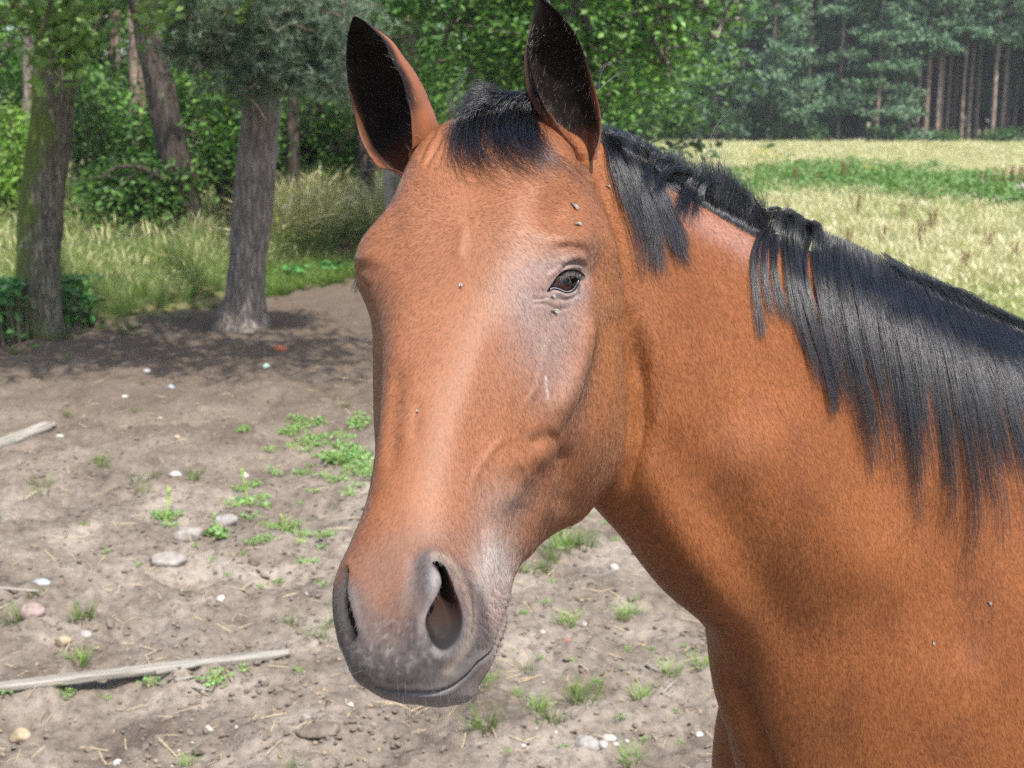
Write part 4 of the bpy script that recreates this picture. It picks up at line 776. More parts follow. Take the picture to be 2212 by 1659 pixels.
def place_stones():
    for k,(x,y,w,h,c,lab) in enumerate(STONES):
        b=G(x,y+h*.25); d=np.linalg.norm(b-CAM); W=w*d/F_PX; Hh=h*d/F_PX; me=rock_mesh('stone',900+k,(W*1.05,W*.85,max(Hh*1.15,W*.35)),SM[c],3,.5 if c in('chalk','dark') else .26)
        o=mobj('soil_clod' if c in('chalk','dark') else 'brick_fragment' if c=='brick' else 'litter_scrap' if c=='teal' or 'scrap' in lab else 'stone',me,None,(b[0],b[1],ground_z(b[:1],b[1:2])[0]+Hh*.12)); o.rotation_euler=(0,0,rng.uniform(-.4,.4)); tag(o,lab,'clod' if c in('chalk','dark') else 'brick' if c=='brick' else 'scrap' if 'scrap' in lab else 'stone')
    # far stones in the field
    for x,y,w,h,c,lab in ((2165,452,80,26,'pinkgrey','low pinkish heap of stone in the green weeds'),(2205,446,60,36,'pinkgrey','pinkish boulder at the right edge in the weeds'),(1990,457,22,18,'white','small white stone in the meadow weeds'),(1963,430,46,22,'grey','grey stone half hidden in the green weeds')):
        b=G(x,y+6); d=b[1]; o=mobj('boulder' if w>40 else 'stone',rock_mesh('stone',950+w,(w*d/F_PX,w*d/F_PX*.7,h*d/F_PX*1.9),SM[c],3,.3),None,(b[0],b[1],.12)); tag(o,lab,'stone')
    # crumbs of soil and grit nobody could count
    for nm,n,s0,s1,c,sd in (('soil_crumbs',3500,.003,.014,'dark',1),('soil_clods',17000,.004,.022,'soil',5),('soil_grit',7000,.003,.011,'chalk',2),('tan_crumbs',6000,.005,.018,'tan',3),('white_pebbles',200,.005,.014,'white',4)):
        y=np.exp(rng.uniform(math.log(2.6),math.log(12),n)); x=rng.uniform(-.48,.5,n)*y; k=grassy(x,y)<.4; x,y=x[k],y[k]; cl=fbm(np.stack([x*2.3,y*2.3,0*x+sd],-1),3,60+sd); k=rng.uniform(size=len(x))<np.clip(.45+cl*1.3,.05,1); x,y=x[k],y[k]; s=np.exp(rng.uniform(math.log(s0),math.log(s1),len(x)))
        t=[rock_mesh('crumb',970+sd*5+q,(2,1.6,1.2),SM[c],2 if sd==5 else 1,.6) for q in range(4)]; scatter(nm,np.stack([x,y,ground_z(x,y)+s*.25],-1),zrot(len(x),.3),s[:,None]*np.array([.6,.6,.42])*rng.uniform(.7,1.4,(len(x),3)),t,sd)
    # bits of straw on the soil
    n=1500; y=np.exp(rng.uniform(math.log(2.6),math.log(10),n)); x=rng.uniform(-.48,.5,n)*y; k=grassy(x,y)<.4; x,y=x[k],y[k]; V=np.array([[-1,-.03,0],[1,-.03,.1],[1,.03,.1],[-1,.03,0],[0,0,.12]]); me=np_mesh('straw_piece',V,np.array([[0,1,4],[1,2,4],[2,3,4],[3,0,4]]),stone_mat('straw',(.36,.28,.16),(.55,.46,.30)))
    scatter('straw_litter',np.stack([x,y,ground_z(x,y)+.004],-1),zrot(len(x),.15),np.repeat(rng.uniform(.012,.05,(len(x),1)),3,1),[me],9)
place_stones()
def wood_mat():
    m,nt,b=mat('weathered_wood',.9,.15); co=N_(nt,'ShaderNodeTexCoord').outputs['Object']; mp=N_(nt,'ShaderNodeMapping'); mp.inputs['Scale'].default_value=(.06,1,1); nt.links.new(co,mp.inputs[0]); n=noise(nt,70,8,.7,mp.outputs[0]); r=ramp(nt,n.outputs[0],[(.3,(.12,.105,.09)),(.55,(.28,.26,.23)),(.75,(.42,.40,.37))]); nt.links.new(r.outputs[0],b.inputs['Base Color']); bump(nt,b,n.outputs[0],.9,.01); return m
M_WOOD=wood_mat()
def long_wood(name,lab,cat,a,b,wpx,hpx,seed,split=0,square=True,endr=.4):
    """weathered timber lying from photo point a to b; its own x axis runs along it"""
    A=G(*a);B=G(*b); L=np.linalg.norm(B-A); d=(A+B)/2; s=np.linalg.norm(d-CAM)/F_PX; W=wpx*s;Hh=hpx*s; n=24; m=40; R=[]
    for k in range(m):
        t=k/(m-1); an=np.arange(n)*2*math.pi/n; e=.45 if square else 1; c,sn=np.cos(an),np.sin(an); taper=1-.55*sm(.86,1,np.array([t]))[0]*endr-(.25*sm(.1,0,np.array([t]))[0]*endr)
        yy=np.sign(c)*np.abs(c)**e*W/2*taper; zz=np.sign(sn)*np.abs(sn)**e*Hh/2*taper; R.append(np.stack([np.full(n,(t-.5)*L),yy+.12*W*math.sin(t*5+seed)*(0 if square else 1),zz],-1))
    R=np.array(R); V=R.reshape(-1,3); nz=fbm(V*np.array([3,40,40])+seed,4,seed); nz2=fbm(V*np.array([9,9,9]),3,seed+1); V[:,1:]*=(1+.16*nz+.10*nz2)[:,None]; V[:,0]+=np.where(np.abs(V[:,0])>.47*L,nz*.05,0)
    V,Q=grid_mesh(V.reshape(m,n,3)); me=mesh_from(name,V,Q); me.polygons.foreach_set('use_smooth',[True]*len(me.polygons)); me.materials.append(M_WOOD)
    o=mobj(name,me,None,(d[0],d[1],np.percentile(ground_z(np.array([d[0]+q*(B-A)[0] for q in (-.4,-.2,0,.2,.4)]),np.array([d[1]+q*(B-A)[1] for q in (-.4,-.2,0,.2,.4)])),88)+Hh*.14)); o.rotation_euler=(0,0,math.atan2(B[1]-A[1],B[0]-A[0])); tag(o,lab,cat); return o
long_wood('fallen_branch','pale barkless broken branch poking in at the left edge','branch',(-60,985),(120,921),30,26,3,0,False,1.0)
long_wood('wooden_plank','long weathered grey plank half sunk in the earth','plank',(-30,1484),(622,1407),30,15,4,0,True,.5)
long_wood('wood_splinter','thin pale splinter lying beside the plank right half','splinter',(330,1456),(428,1438),9,7,5,0,True,1)
long_wood('wood_splinter','short reddish brown stick by the plank weeds','splinter',(400,1467),(446,1474),6,5,6,0,False,1)
long_wood('wood_splinter','short pale splinter below the thin one','splinter',(375,1462),(412,1455),7,6,7,0,True,1)
long_wood('twig_stick','dark stick lying above the pink stone','stick',(-20,1278),(92,1287),7,6,8,0,False,1)
long_wood('twig_stick','bare curved dry stick right of the mouth by grass','stick',(1400,1432),(1424,1445),5,5,9,0,False,1)
long_wood('twig_stick','pale dry stalk leaning over soil near the breast','stick',(1427,1499),(1454,1475),5,5,10,0,False,1)
# ---------- weeds
M_WEED=leaf_mat('weed_leaf',.55,.3,.3,.25)
def weed(seed,r,h,n,lsize,cols,stalk=None):
    """rosette of oval leaves on stems; stalk: height of a thick pale flower stalk"""
    g=np.random.default_rng(seed); a=g.uniform(0,6.28,n); rr=r*np.sqrt(g.uniform(.02,1,n)); z=h*(g.uniform(.15,1,n))*(1-.5*rr/r); c=np.stack([np.cos(a)*rr,np.sin(a)*rr,z],-1)
    V,T,C=leaves(c,lsize,cols,seed+1,1.0,.25,.55); st=[([(x*.15,y*.15,-.01),(x*.5,y*.5,zz*.7),(x,y,zz)],.0018,.001) for x,y,zz in c]; me=np_mesh('foliage',V,T,M_WEED,False,C); ms=limbs('stem',st,M_STEM,(0,0,0),4); mk=None
    if stalk:
        lean=g.normal(0,.10,2)*stalk; mk=limbs('stalk',[([(0,0,-.01),(lean[0]*.4,lean[1]*.4,stalk*.5),(lean[0],lean[1],stalk)],.0058,.0042)]+[([(lean[0]*.4*q,lean[1]*.4*q,stalk*q),(lean[0]*q+dx*.5,lean[1]*q+dy*.5,stalk*q+.012),(lean[0]*q+dx,lean[1]*q+dy,stalk*q+.02)],.003,.0015) for q,dx,dy in [(g.uniform(.35,1),*g.normal(0,.012,2)) for _ in range(14)]],M_STEM,(0,0,0),6)
    return me,ms,mk
M_STEM,_nt,_b=mat('green_stem',.6,.3); _b.inputs['Base Color'].default_value=(.26,.36,.11,1)
WC=[(.17,.33,.11),(.22,.40,.15),(.13,.26,.085),(.28,.44,.19)]
def place_weeds():
    for x,y,w,stalk,lab in ((536,1090,50,.185,'tallest weed with a thick pale stalk before the white stone'),(360,1117,42,.135,'weed with an upright pale stalk at the left of the patch'),(469,1148,36,.10,'weed with a short pale stalk beside the grey clod'),(609,1111,36,.07,'weed with a bent short stalk right of the tallest one')):
        b=G(x,y); s=b[1]/F_PX*1.05; v=weed(1000+x,w*s*.8,.06,40,.034,WC,stalk); e=empty('stalked_weed',(b[0],b[1],ground_z(b[:1],b[1:2])[0]),lab,'weed','stalked weeds on the bare earth'); [mobj(n,m,e) for n,m in zip(('foliage','stem','stalk'),v)]
    var=[weed(1100+k,.10,.09,n,.036,WC) for k,n in enumerate((30,42,36,54,26))]
    big=[(752,972,60,'broad weed cluster at the edge of the horse face'),(775,1005,44,'leafy weed touching the horse nose line'),(740,945,40,'upper leafy weed behind the nose'),(466,1455,64,'thick low weed patch in front of the plank end'),(326,1458,44,'low weeds growing along the plank middle'),(522,1437,40,'weed growing at the right plank end'),(135,1470,40,'dark leafed weed in front of the plank left part'),(4,1482,46,'pale leaved weed at the left edge by the plank'),(573,1162,40,'pale leaved weed below the tall stalks'),(539,1117,44,'bushy weed at the foot of the tall stalk'),(623,923,34,'round weed at the upper left of the weed belt'),(640,1140,44,'sprawling weed right of the bent stalk'),(365,1140,34,'weed at the left end by the pale clod')]
    small=[(688,913,30),(769,890,26),(657,945,26),(584,971,26),(713,1150,28),(230,1189,18),(300,1220,18),(460,1200,22),(494,1224,22),(443,1240,20),(601,1224,22),(696,1252,28),(182,1144,18),(225,1464,22),(646,1440,22),(85,757,18),(150,771,18),(700,975,24),(670,1000,20),(600,1035,20),(680,1060,18),(760,1060,24),(1192,1258,20),(1256,1288,20),(1174,1300,22),(1369,1288,20),(1171,1425,18),(1235,1428,24),(1290,1468,20),(1354,1403,18),(1406,1394,18),(1348,1443,18),(1470,1590,20),(1342,1550,22),(1458,1529,18),(1220,1623,26),(1394,1593,22),(1165,1565,16),(1097,1620,22),(760,1280,18),(560,1250,20),(640,1200,18),(420,1180,18),(520,1190,18),(400,1250,18),(1130,1330,18),(1310,1130,20),(1330,1170,20),(1270,1110,20),(1350,1150,18),(1440,1300,18),(1480,1380,18),(1110,1400,16)]
    gw=np.random.default_rng(88)
    for q in range(34): u=gw.uniform(); small.append((int(615+190*u+gw.normal(0,14)),int(925+95*u+gw.normal(0,26)),int(gw.uniform(22,44))))
    for q in range(16): small.append((int(gw.uniform(640,812)),int(gw.uniform(905,1040)),int(gw.uniform(30,54))))
    for q in range(26): u=gw.uniform(); small.append((int(500+200*u+gw.normal(0,22)),int(1010+160*u+gw.normal(0,50)),int(gw.uniform(18,36))))
    for k,(x,y,w,lab) in enumerate(big+[(x,y,w,None) for x,y,w in small]):
        b=G(x,y); s=w*b[1]/F_PX/.145; e=empty('weed',(b[0],b[1],ground_z(b[:1],b[1:2])[0]),lab or 'small green weed sprouting from the bare earth','weed','small weeds on the bare earth' if not lab else 'leafy weeds on the bare earth',rng.uniform(0,6.28)); e.scale=(s*rng.uniform(.9,1.15),s,min(s,1.2)*rng.uniform(.8,1.1)); v=var[k%5]; mobj('foliage',v[0],e); mobj('stem',v[1],e)
    tv=[]
    for k in range(4):
        V,Q,C=blade_mesh(60,.11,.0022,.5,.5,(.14,.25,.06),(.28,.42,.13),1200+k,.035); tv.append(np_mesh('blade',V,Q,M_GRASS,True,C))
    for k,(x,y,w,lab) in enumerate(((1219,1190,70,'largest grass tuft below the horse jaw'),(1355,1328,60,'grass tuft beside the dry stalk below the neck'),(1223,1342,50,'grass tuft left of a pale pebble'),(1449,1448,50,'dark green tuft where the dry stick ends'),(1516,1432,56,'grass tuft touching the horse breast'),(1163,1528,52,'grass tuft right of the lower lip'),(1381,1494,50,'thin grass tuft with dry blades'),(1363,1644,60,'grass tuft at the bottom by the stones'),(1060,1470,44,'grass tuft just behind the chin'),(168,1416,56,'tall grass tuft behind the plank'),(404,1622,40,'bright tuft at the bottom left'),(1120,1490,30,'tiny tuft right of the chin'))):
        b=G(x,y); s=w*b[1]/F_PX/.10; e=empty('grass_tuft',(b[0],b[1],ground_z(b[:1],b[1:2])[0]),lab,'grass tuft','grass tufts on the bare earth',rng.uniform(0,6.28)); e.scale=(s,s,s*.9); mobj('blade',tv[k%4],e)['kind']='stuff'
    # meadow plants that stand out in the field
    def dock(seed):
        g=np.random.default_rng(seed); P_=[];c=[]
        for q in range(4): l=g.normal(0,.10,2); P_.append(([(0,0,0),(l[0]*.5,l[1]*.5,.45),(l[0],l[1],.85)],.007,.004)); t=g.uniform(.45,1,110); c.append(np.stack([l[0]*t,l[1]*t,.85*t],-1)+g.normal(0,.022,(110,3)))
        V,T,C=leaves(np.concatenate(c),.028,[(.22,.09,.045),(.17,.07,.035),(.27,.13,.065)],seed,.2,.2,.8); return np_mesh('seed_head',V,T,M_WEED,False,C),limbs('stem',P_,M_TWIG,(0,0,0),5)
    dk=[dock(1300+k) for k in range(4)]; where=[(2010,510,1.0),(1990,540,1),(1905,535,.8),(1800,600,.9),(1830,540,.8),(1690,545,1),(1715,400,.9),(1760,405,.8),(1820,400,1.1),(1950,480,.8),(2130,560,.9),(2185,575,.8),(2080,600,.8),(2160,425,1.2),(2185,420,1.2),(2205,410,1.1),(2120,415,1),(1850,470,.9),(1700,480,.8)]
    for k,(x,y,s) in enumerate(where):
        b=G(x,y+22); e=empty('dock_plant',(b[0],b[1],0),'rust brown dock seed stalk standing in the pale meadow','plant','dock stalks in the meadow',rng.uniform(0,6.28)); q=s*.85*np.interp(b[1],[12,30],[.62,.95]); e.scale=(q,q,q); mobj('seed_head',dk[k%4][0],e); mobj('stem',dk[k%4][1],e)
    for k,(x,y,lab) in enumerate(((1645,392,'yellow flowered ragwort bush in the pale field near the mane'),(1878,400,'small ragwort with few yellow heads in the weeds'))):
        b=G(x,y); g=np.random.default_rng(1400+k); n=260; c=np.stack([g.normal(0,.28,n),g.normal(0,.25,n),g.uniform(.05,.75,n)],-1); V,T,C=leaves(c,.09,[(.12,.22,.05),(.17,.27,.07)],1410+k,.5,.2,.4); s=1.0 if k==0 else .6; e=empty('ragwort',(b[0],b[1],0),lab,'plant'); e.scale=(s,s,s); mobj('foliage',np_mesh('foliage',V,T,M_WEED,False,C),e)
        c2=np.stack([g.normal(0,.26,70),g.normal(0,.24,70),g.uniform(.62,.88,70)],-1); V,T,C=leaves(c2,.07,[(.62,.45,.03),(.55,.42,.05)],1420+k,2,.1,.9); mobj('flower',np_mesh('flower',V,T,M_WEED,False,C),e)
place_weeds()
# ---------- fence remains at the wood's edge
def post(name,lab,a,b,wpx,y,mt,cat='post'):
    A=atd(*a,y);B=atd(*b,y); A[2]-=.1; w=wpx*y/F_PX/2; o=mobj(name,trunk_mesh(name,[A,(A+B)/2,B],[w,w*.95,w*.9],mt,7,0,14,24,.006,loc=A),None,tuple(A)); tag(o,lab,cat); return o
post('fence_post','slim grey leaning post behind the flaky-barked pine',(568,588),(573,432),11,12.5,M_WOOD)
post('fence_post','left weathered fence post just beside the horse right ear',(842,432),(838,345),24,15.5,M_WOOD)
post('fence_post','right dark fence post behind the horse right ear',(884,436),(880,340),28,15.3,M_BARKP)
post('fence_rail','grey fence rail joining the two posts by the ear',(770,352),(905,350),9,15.25,M_WOOD,'rail')
def wire(lab,pts,y):
    A=[atd(*p,q) for p,q in zip(pts,y)]; o=mobj('fence_wire',limbs('fence_wire',[(A,.0009,.0009)],M_WIRE,A[0],4),None,tuple(A[0])); tag(o,lab,'wire')
M_WIRE,_nt,_b=mat('wire',.4,.5); _b.inputs['Base Color'].default_value=(.3,.31,.28,1)
wire('upper thin fence wire strung between linden and flaky-barked pine',[(-20,540),(180,522),(330,505),(545,488)],[10,10,10.3,10.6]); wire('lower thin fence wire below the upper one in the grass',[(-20,620),(150,603),(300,592),(545,575)],[10,10,10.3,10.6])

# ---------- the horse
def coat_mat():
    m,nt,b=mat('bay_coat',.55,.3); c=attr(nt,'coat'); co=N_(nt,'ShaderNodeTexCoord').outputs['Object']; mp=N_(nt,'ShaderNodeMapping'); mp.inputs['Rotation'].default_value=(.5,.45,0); mp.inputs['Scale'].default_value=(1,1,.28); nt.links.new(co,mp.inputs[0])
    n=noise(nt,620,3,.6,mp.outputs[0]); n2=noise(nt,170,4,.6,mp.outputs[0]); n3=noise(nt,9,4,.6,co)
    f=ramp(nt,n.outputs[0],[(.25,(.66,.62,.6)),(.5,(1,1,1)),(.78,(1.4,1.36,1.3))]); c2=mixn(nt,c,f.outputs[0],.3,'MULTIPLY'); f2=ramp(nt,n2.outputs[0],[(.3,(.84,.82,.8)),(.7,(1.14,1.14,1.14))]); c2=mixn(nt,c2,f2.outputs[0],.45,'MULTIPLY')
    f3=ramp(nt,n3.outputs[0],[(.3,(.86,.84,.82)),(.7,(1.1,1.1,1.1))]); c2=mixn(nt,c2,f3.outputs[0],1,'MULTIPLY'); nt.links.new(c2,b.inputs['Base Color'])
    h=mixn(nt,n.outputs[0],n2.outputs[0],.35); bump(nt,b,h,.08,.001); lum=N_(nt,'ShaderNodeRGBToBW'); nt.links.new(c,lum.inputs[0]); lm=N_(nt,'ShaderNodeMath',operation='MULTIPLY'); nt.links.new(lum.outputs[0],lm.inputs[0]); lm.inputs[1].default_value=1.3; nt.links.new(lm.outputs[0],b.inputs['Sheen Weight']); sp=N_(nt,'ShaderNodeMapRange'); nt.links.new(lum.outputs[0],sp.inputs[0]); sp.inputs[1].default_value=.01; sp.inputs[2].default_value=.08; sp.inputs[3].default_value=.05; sp.inputs[4].default_value=.28; nt.links.new(sp.outputs[0],b.inputs['Specular IOR Level']); b.inputs['Sheen Roughness'].default_value=.4; b.inputs['Sheen Tint'].default_value=(1,.85,.8,1); return m
M_COAT=coat_mat()
def hair_mat(name,col,rough=.32):
    m=bpy.data.materials.new(name); m.use_nodes=True; nt=m.node_tree; h=nt.nodes.new('ShaderNodeBsdfHairPrincipled'); h.parametrization='COLOR'; hi=nt.nodes.new('ShaderNodeHairInfo'); rp=ramp(nt,hi.outputs['Random'],[(0,tuple(q*.25 for q in col)),(.6,col),(1,tuple(q*1.9 for q in col))]); nt.links.new(rp.outputs[0],h.inputs['Color']); h.inputs['Roughness'].default_value=rough; h.inputs['Radial Roughness'].default_value=.4; h.inputs['Random Roughness'].default_value=.2
    nt.links.new(h.outputs[0],nt.nodes['Material Output'].inputs[0]); return m
M_MANE=hair_mat('black_mane_hair',(.0055,.0055,.0062),.24); M_WHISK=hair_mat('whisker_hair',(.03,.025,.022))
def curves_obj(name,strands,radii,mt,parent,tipr=.45):
    hc=bpy.data.hair_curves.new(name); hc.add_curves([len(s) for s in strands]); P3=np.concatenate(strands).astype(np.float32)
    a=hc.attributes.get('position') or hc.attributes.new('position','FLOAT_VECTOR','POINT'); a.data.foreach_set('vector',P3.ravel())
    R=np.concatenate([r*(1-(1-tipr)*np.linspace(0,1,len(s))**2) for s,r in zip(strands,radii)]).astype(np.float32); a=hc.attributes.get('radius') or hc.attributes.new('radius','FLOAT','POINT'); a.data.foreach_set('value',R)
    hc.materials.append(mt); return mobj(name,hc,parent)
def build_coat(root,me,n=270000):
    """short lying hair over the side of the animal that can be seen from the front and left"""
    gg=np.random.default_rng(5); me.calc_loop_triangles(); nt_=len(me.loop_triangles); T=np.empty(nt_*3,np.int32); me.loop_triangles.foreach_get('vertices',T); T=T.reshape(-1,3); V=get_arrays(me); Nn=np.empty(len(V)*3,np.float32); me.vertices.foreach_get('normal',Nn); Nn=Nn.reshape(-1,3)
    Cc=np.empty(len(V)*4,np.float32); me.color_attributes['coat'].data.foreach_get('color',Cc); Cc=Cc.reshape(-1,4)[:,:3]
    A=V[T[:,0]];B=V[T[:,1]];D=V[T[:,2]]; c=(A+B+D)/3; fn=np.cross(B-A,D-A); ar=np.linalg.norm(fn,axis=1)/2; px,py,d=proj(c); vd=(c-CAM)/np.linalg.norm(c-CAM,axis=1)[:,None]; cosv=-(fn*vd).sum(1)/(2*ar+1e-12)
    w=ar*sm(-.35,.1,cosv)*((px>640)&(px<2330)&(py>-60)&(py<1760)&(d<2.2)); dk=Cc[T].mean(1).sum(1); w*=np.where((dk<.09)&(py<420),.35,1.)
    hole=(sdist(px,py,EYE)<7)|(sdist(px,py,NOSL)<0)|(sdist(px,py,NOSR)<-2)|(polyd(px,py,MOUTH)[0]<4); w*=~(hole&(d<1.33)); muz=(py>1395)&(px<1110)&(d<1.25); w*=np.where(muz,.25,1.)
    i=gg.choice(len(T),n,p=w/w.sum()); u=gg.uniform(size=(n,2)); f=u.sum(1)>1; u[f]=1-u[f]; k0=1-u.sum(1); bw=np.stack([k0,u[:,0],u[:,1]],1); Tt=T[i]; Pp=(V[Tt]*bw[...,None]).sum(1); nn=(Nn[Tt]*bw[...,None]).sum(1); nn/=np.linalg.norm(nn,axis=1)[:,None]; col=(Cc[Tt]*bw[...,None]).sum(1)
    x,y,dd=proj(Pp); rx,ry=x-1005,y-474; r=np.hypot(rx,ry)+1e-6; fx,fy=rx/r,ry/r; fy=fy+.35*sm(600,900,y); nk=sm(1335,1400,x-.03*(y-400)); cheek=sm(1180,1280,x)*sm(620,800,y); fx=fx*(1-nk)+.42*nk; fy=fy*(1-nk)+.9*nk; fx=fx*(1-.5*cheek*(1-nk)); ear_=(y<330)&((x<1000)|(x>1130)&(x<1300)); fx=np.where(ear_,.1,fx); fy=np.where(ear_,-1.,fy)
    wv=.35*fbm(Pp*14,2,77); fx,fy=fx-fy*wv,fy+fx*wv
    t=fx[:,None]*RT-fy[:,None]*UP; t=t-nn*(t*nn).sum(1)[:,None]; t/=np.linalg.norm(t,axis=1)[:,None]+1e-9; t=t+gg.normal(0,1,(n,3))*(.17-.09*nk)[:,None]; t-=nn*(t*nn).sum(1)[:,None]; t/=np.linalg.norm(t,axis=1)[:,None]
    L=(.0048*(1+.2*nk)*gg.uniform(.6,1.25,n)*np.where(muz[i],.45,1.))[:,None]; S=np.stack([Pp-nn*.0004,Pp+t*L*.5+nn*L*.09,Pp+t*L+nn*L*.10],1).reshape(-1,3).astype(np.float32)
    hc=bpy.data.hair_curves.new('coat_hair'); hc.add_curves([3]*n); a=hc.attributes.get('position') or hc.attributes.new('position','FLOAT_VECTOR','POINT'); a.data.foreach_set('vector',S.ravel()); a=hc.attributes.get('radius') or hc.attributes.new('radius','FLOAT','POINT'); a.data.foreach_set('value',np.tile(np.array([.00009,.00008,.00003],np.float32),n))
    col=np.clip(col*gg.uniform(.94,1.07,(n,1))*1.1,0,1); a=hc.attributes.new('coat','FLOAT_COLOR','CURVE'); a.data.foreach_set('color',np.concatenate([col,np.ones((n,1))],1).astype(np.float32).ravel())
    nj=nn+t*gg.normal(0,.055,(n,1))+gg.normal(0,.045,(n,3)); nj/=np.linalg.norm(nj,axis=1)[:,None]; a=hc.attributes.new('lie','FLOAT_VECTOR','CURVE'); a.data.foreach_set('vector',nj.astype(np.float32).ravel())
    m=bpy.data.materials.new('coat_hair'); m.use_nodes=True; nt=m.node_tree; h=nt.nodes.new('ShaderNodeBsdfHairPrincipled'); h.parametrization='COLOR'; at=nt.nodes.new('ShaderNodeAttribute'); at.attribute_name='coat'; nt.links.new(at.outputs['Color'],h.inputs['Color']); h.inputs['Roughness'].default_value=.52; h.inputs['Radial Roughness'].default_value=.75; h.inputs['Random Roughness'].default_value=.3; h.inputs['IOR'].default_value=1.42; pb=nt.nodes['Principled BSDF']; pb.inputs['Roughness'].default_value=.46; pb.inputs['Specular IOR Level'].default_value=.30; nt.links.new(at.outputs['Color'],pb.inputs['Base Color']); an=nt.nodes.new('ShaderNodeAttribute'); an.attribute_name='lie'; nt.links.new(an.outputs['Vector'],pb.inputs['Normal']); mx=nt.nodes.new('ShaderNodeMixShader'); mx.inputs[0].default_value=.0; nt.links.new(pb.outputs[0],mx.inputs[1]); nt.links.new(h.outputs[0],mx.inputs[2]); nt.links.new(mx.outputs[0],nt.nodes['Material Output'].inputs[0])
    hc.materials.append(m); o=mobj('coat_hair',hc,root); o['kind']='stuff'; return o
def build_horse():
    Vr,Fr=build_body_raw(); me=remesh(Vr,Fr,.0045)
    bv=BVHTree.FromPolygons([Vector(v.co) for v in me.vertices],[tuple(p.vertices) for p in me.polygons])
    V=get_arrays(me); E=edges_np(me); x,y,dd=proj(V); a,_,_=polyd(x,y,spl([(1120,520),(1060,680),(1000,850),(950,1010),(915,1180)],30)); mk=np.exp(-.5*(a/62)**2)*(dd<1.32); mk[mk<.03]=0; V=laplace(V,E,45,.5,sm(1.22,1.08,V[:,2])*(y>1300)*(dd>1.4)); me.vertices.foreach_set('co',laplace(V,E,120,.5,mk).astype(np.float32).ravel()); me.update()
    refine(me,[(690,150,1420,1560,1.47),(1120,520,1300,690,1.35),(720,1190,1120,1540,1.25),(1165,560,1290,660,1.34),(900,1200,1020,1420,1.15)])
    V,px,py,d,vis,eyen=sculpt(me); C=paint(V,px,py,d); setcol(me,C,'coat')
    rim=np.abs(sdist(px,py,EYE))<1.2; rim&=(d<1.32)&(vis>.3); rc=V[rim].mean(0)
    bm=bmesh.new(); bm.from_mesh(me)
    for q in (EARL,EARR):
        v,f,c,_=ear(**q); em=mesh_from('ear',v,f); setcol(em,c,'coat'); bm.from_mesh(em); bpy.data.meshes.remove(em)
    bm.to_mesh(me); bm.free(); me.name='horse'; me.polygons.foreach_set('use_smooth',[True]*len(me.polygons)); me.materials.clear(); me.materials.append(M_COAT)
    root=mobj('horse',me); tag(root,'bay horse with black mane standing close, head turned to the viewer','horse')
    # eyes
    m,nt,b=mat('eye',.07,.30); co=N_(nt,'ShaderNodeTexCoord').outputs['Object']; mp=N_(nt,'ShaderNodeMapping'); mp.inputs['Scale'].default_value=(60,95,60); nt.links.new(co,mp.inputs[0]); g=N_(nt,'ShaderNodeVectorMath',operation='LENGTH'); sx=N_(nt,'ShaderNodeSeparateXYZ'); nt.links.new(mp.outputs[0],sx.inputs[0]); cx=N_(nt,'ShaderNodeCombineXYZ'); nt.links.new(sx.outputs[0],cx.inputs[0]); nt.links.new(sx.outputs[1],cx.inputs[1]); nt.links.new(cx.outputs[0],g.inputs[0])
    r=ramp(nt,g.outputs['Value'],[(.42,(.003,.003,.004)),(.55,(.055,.021,.010)),(.95,(.02,.009,.006))]); nt.links.new(r.outputs[0],b.inputs['Base Color']); b.inputs['Coat Weight'].default_value=.0; b.inputs['Coat Roughness'].default_value=.02
    V2,Q2=ellipsoid(np.zeros(3),np.eye(3)[[2,0,1]],(.0192,.0185,.0185),24); em=mesh_from('eye',V2,Q2); em.polygons.foreach_set('use_smooth',[True]*len(em.polygons)); em.materials.append(m)
    rm=WARP(head_pt(.215,3.9,-1))[0]; rn=rm-WARP(np.array([0,.215,-.07]))[0]; rn/=np.linalg.norm(rn)
    for c,n_ in ((rc,eyen),(rm-rn*.002,rn)):
        o=mobj('eye',em,root,tuple(c-n_*.0172)); o.rotation_euler=Vector(n_).to_track_quat('Z','Y').to_euler()
    # wet margin of the lower lid, its bright glint put into the pale colour
    lo=spl([(1189,625.5),(1193,622.5),(1199,622.3),(1207,624),(1217.5,628.6),(1228,630),(1237.5,625.2),(1245,616.2),(1250,606)],40); dd=np.array([np.median(d[(np.hypot(px-x,py-y)<2.6)&(d<1.32)]) if ((np.hypot(px-x,py-y)<2.6)&(d<1.32)).any() else 1.24 for x,y in lo]); dd=np.convolve(np.pad(dd,3,'edge'),np.ones(7)/7,'valid')
    M_WET,_n,wb=mat('wet_lid',.12,.7); wb.inputs['Base Color'].default_value=(.19,.205,.23,1)
    mobj('lid_margin',limbs('lid_margin',[([P(x,y,q-.0003) for (x,y),q in zip(lo,dd)],.0005,.0005)],M_WET,(0,0,0),8),root)
    # --- hair
    g=np.random.default_rng(11); CR=([1045,1200,1330,1480,1640,1850,2080,2330],[1.36,1.40,1.44,1.50,1.56,1.64,1.73,1.81])
    def surf(x,y):
        r=RT*(x-CX)/F_PX+UP*(CY-y)/F_PX+FW; n=np.linalg.norm(r); h=bv.ray_cast(Vector(CAM),Vector(r/n)); return None if h[0] is None else float((np.array(h[0])-CAM)@FW)
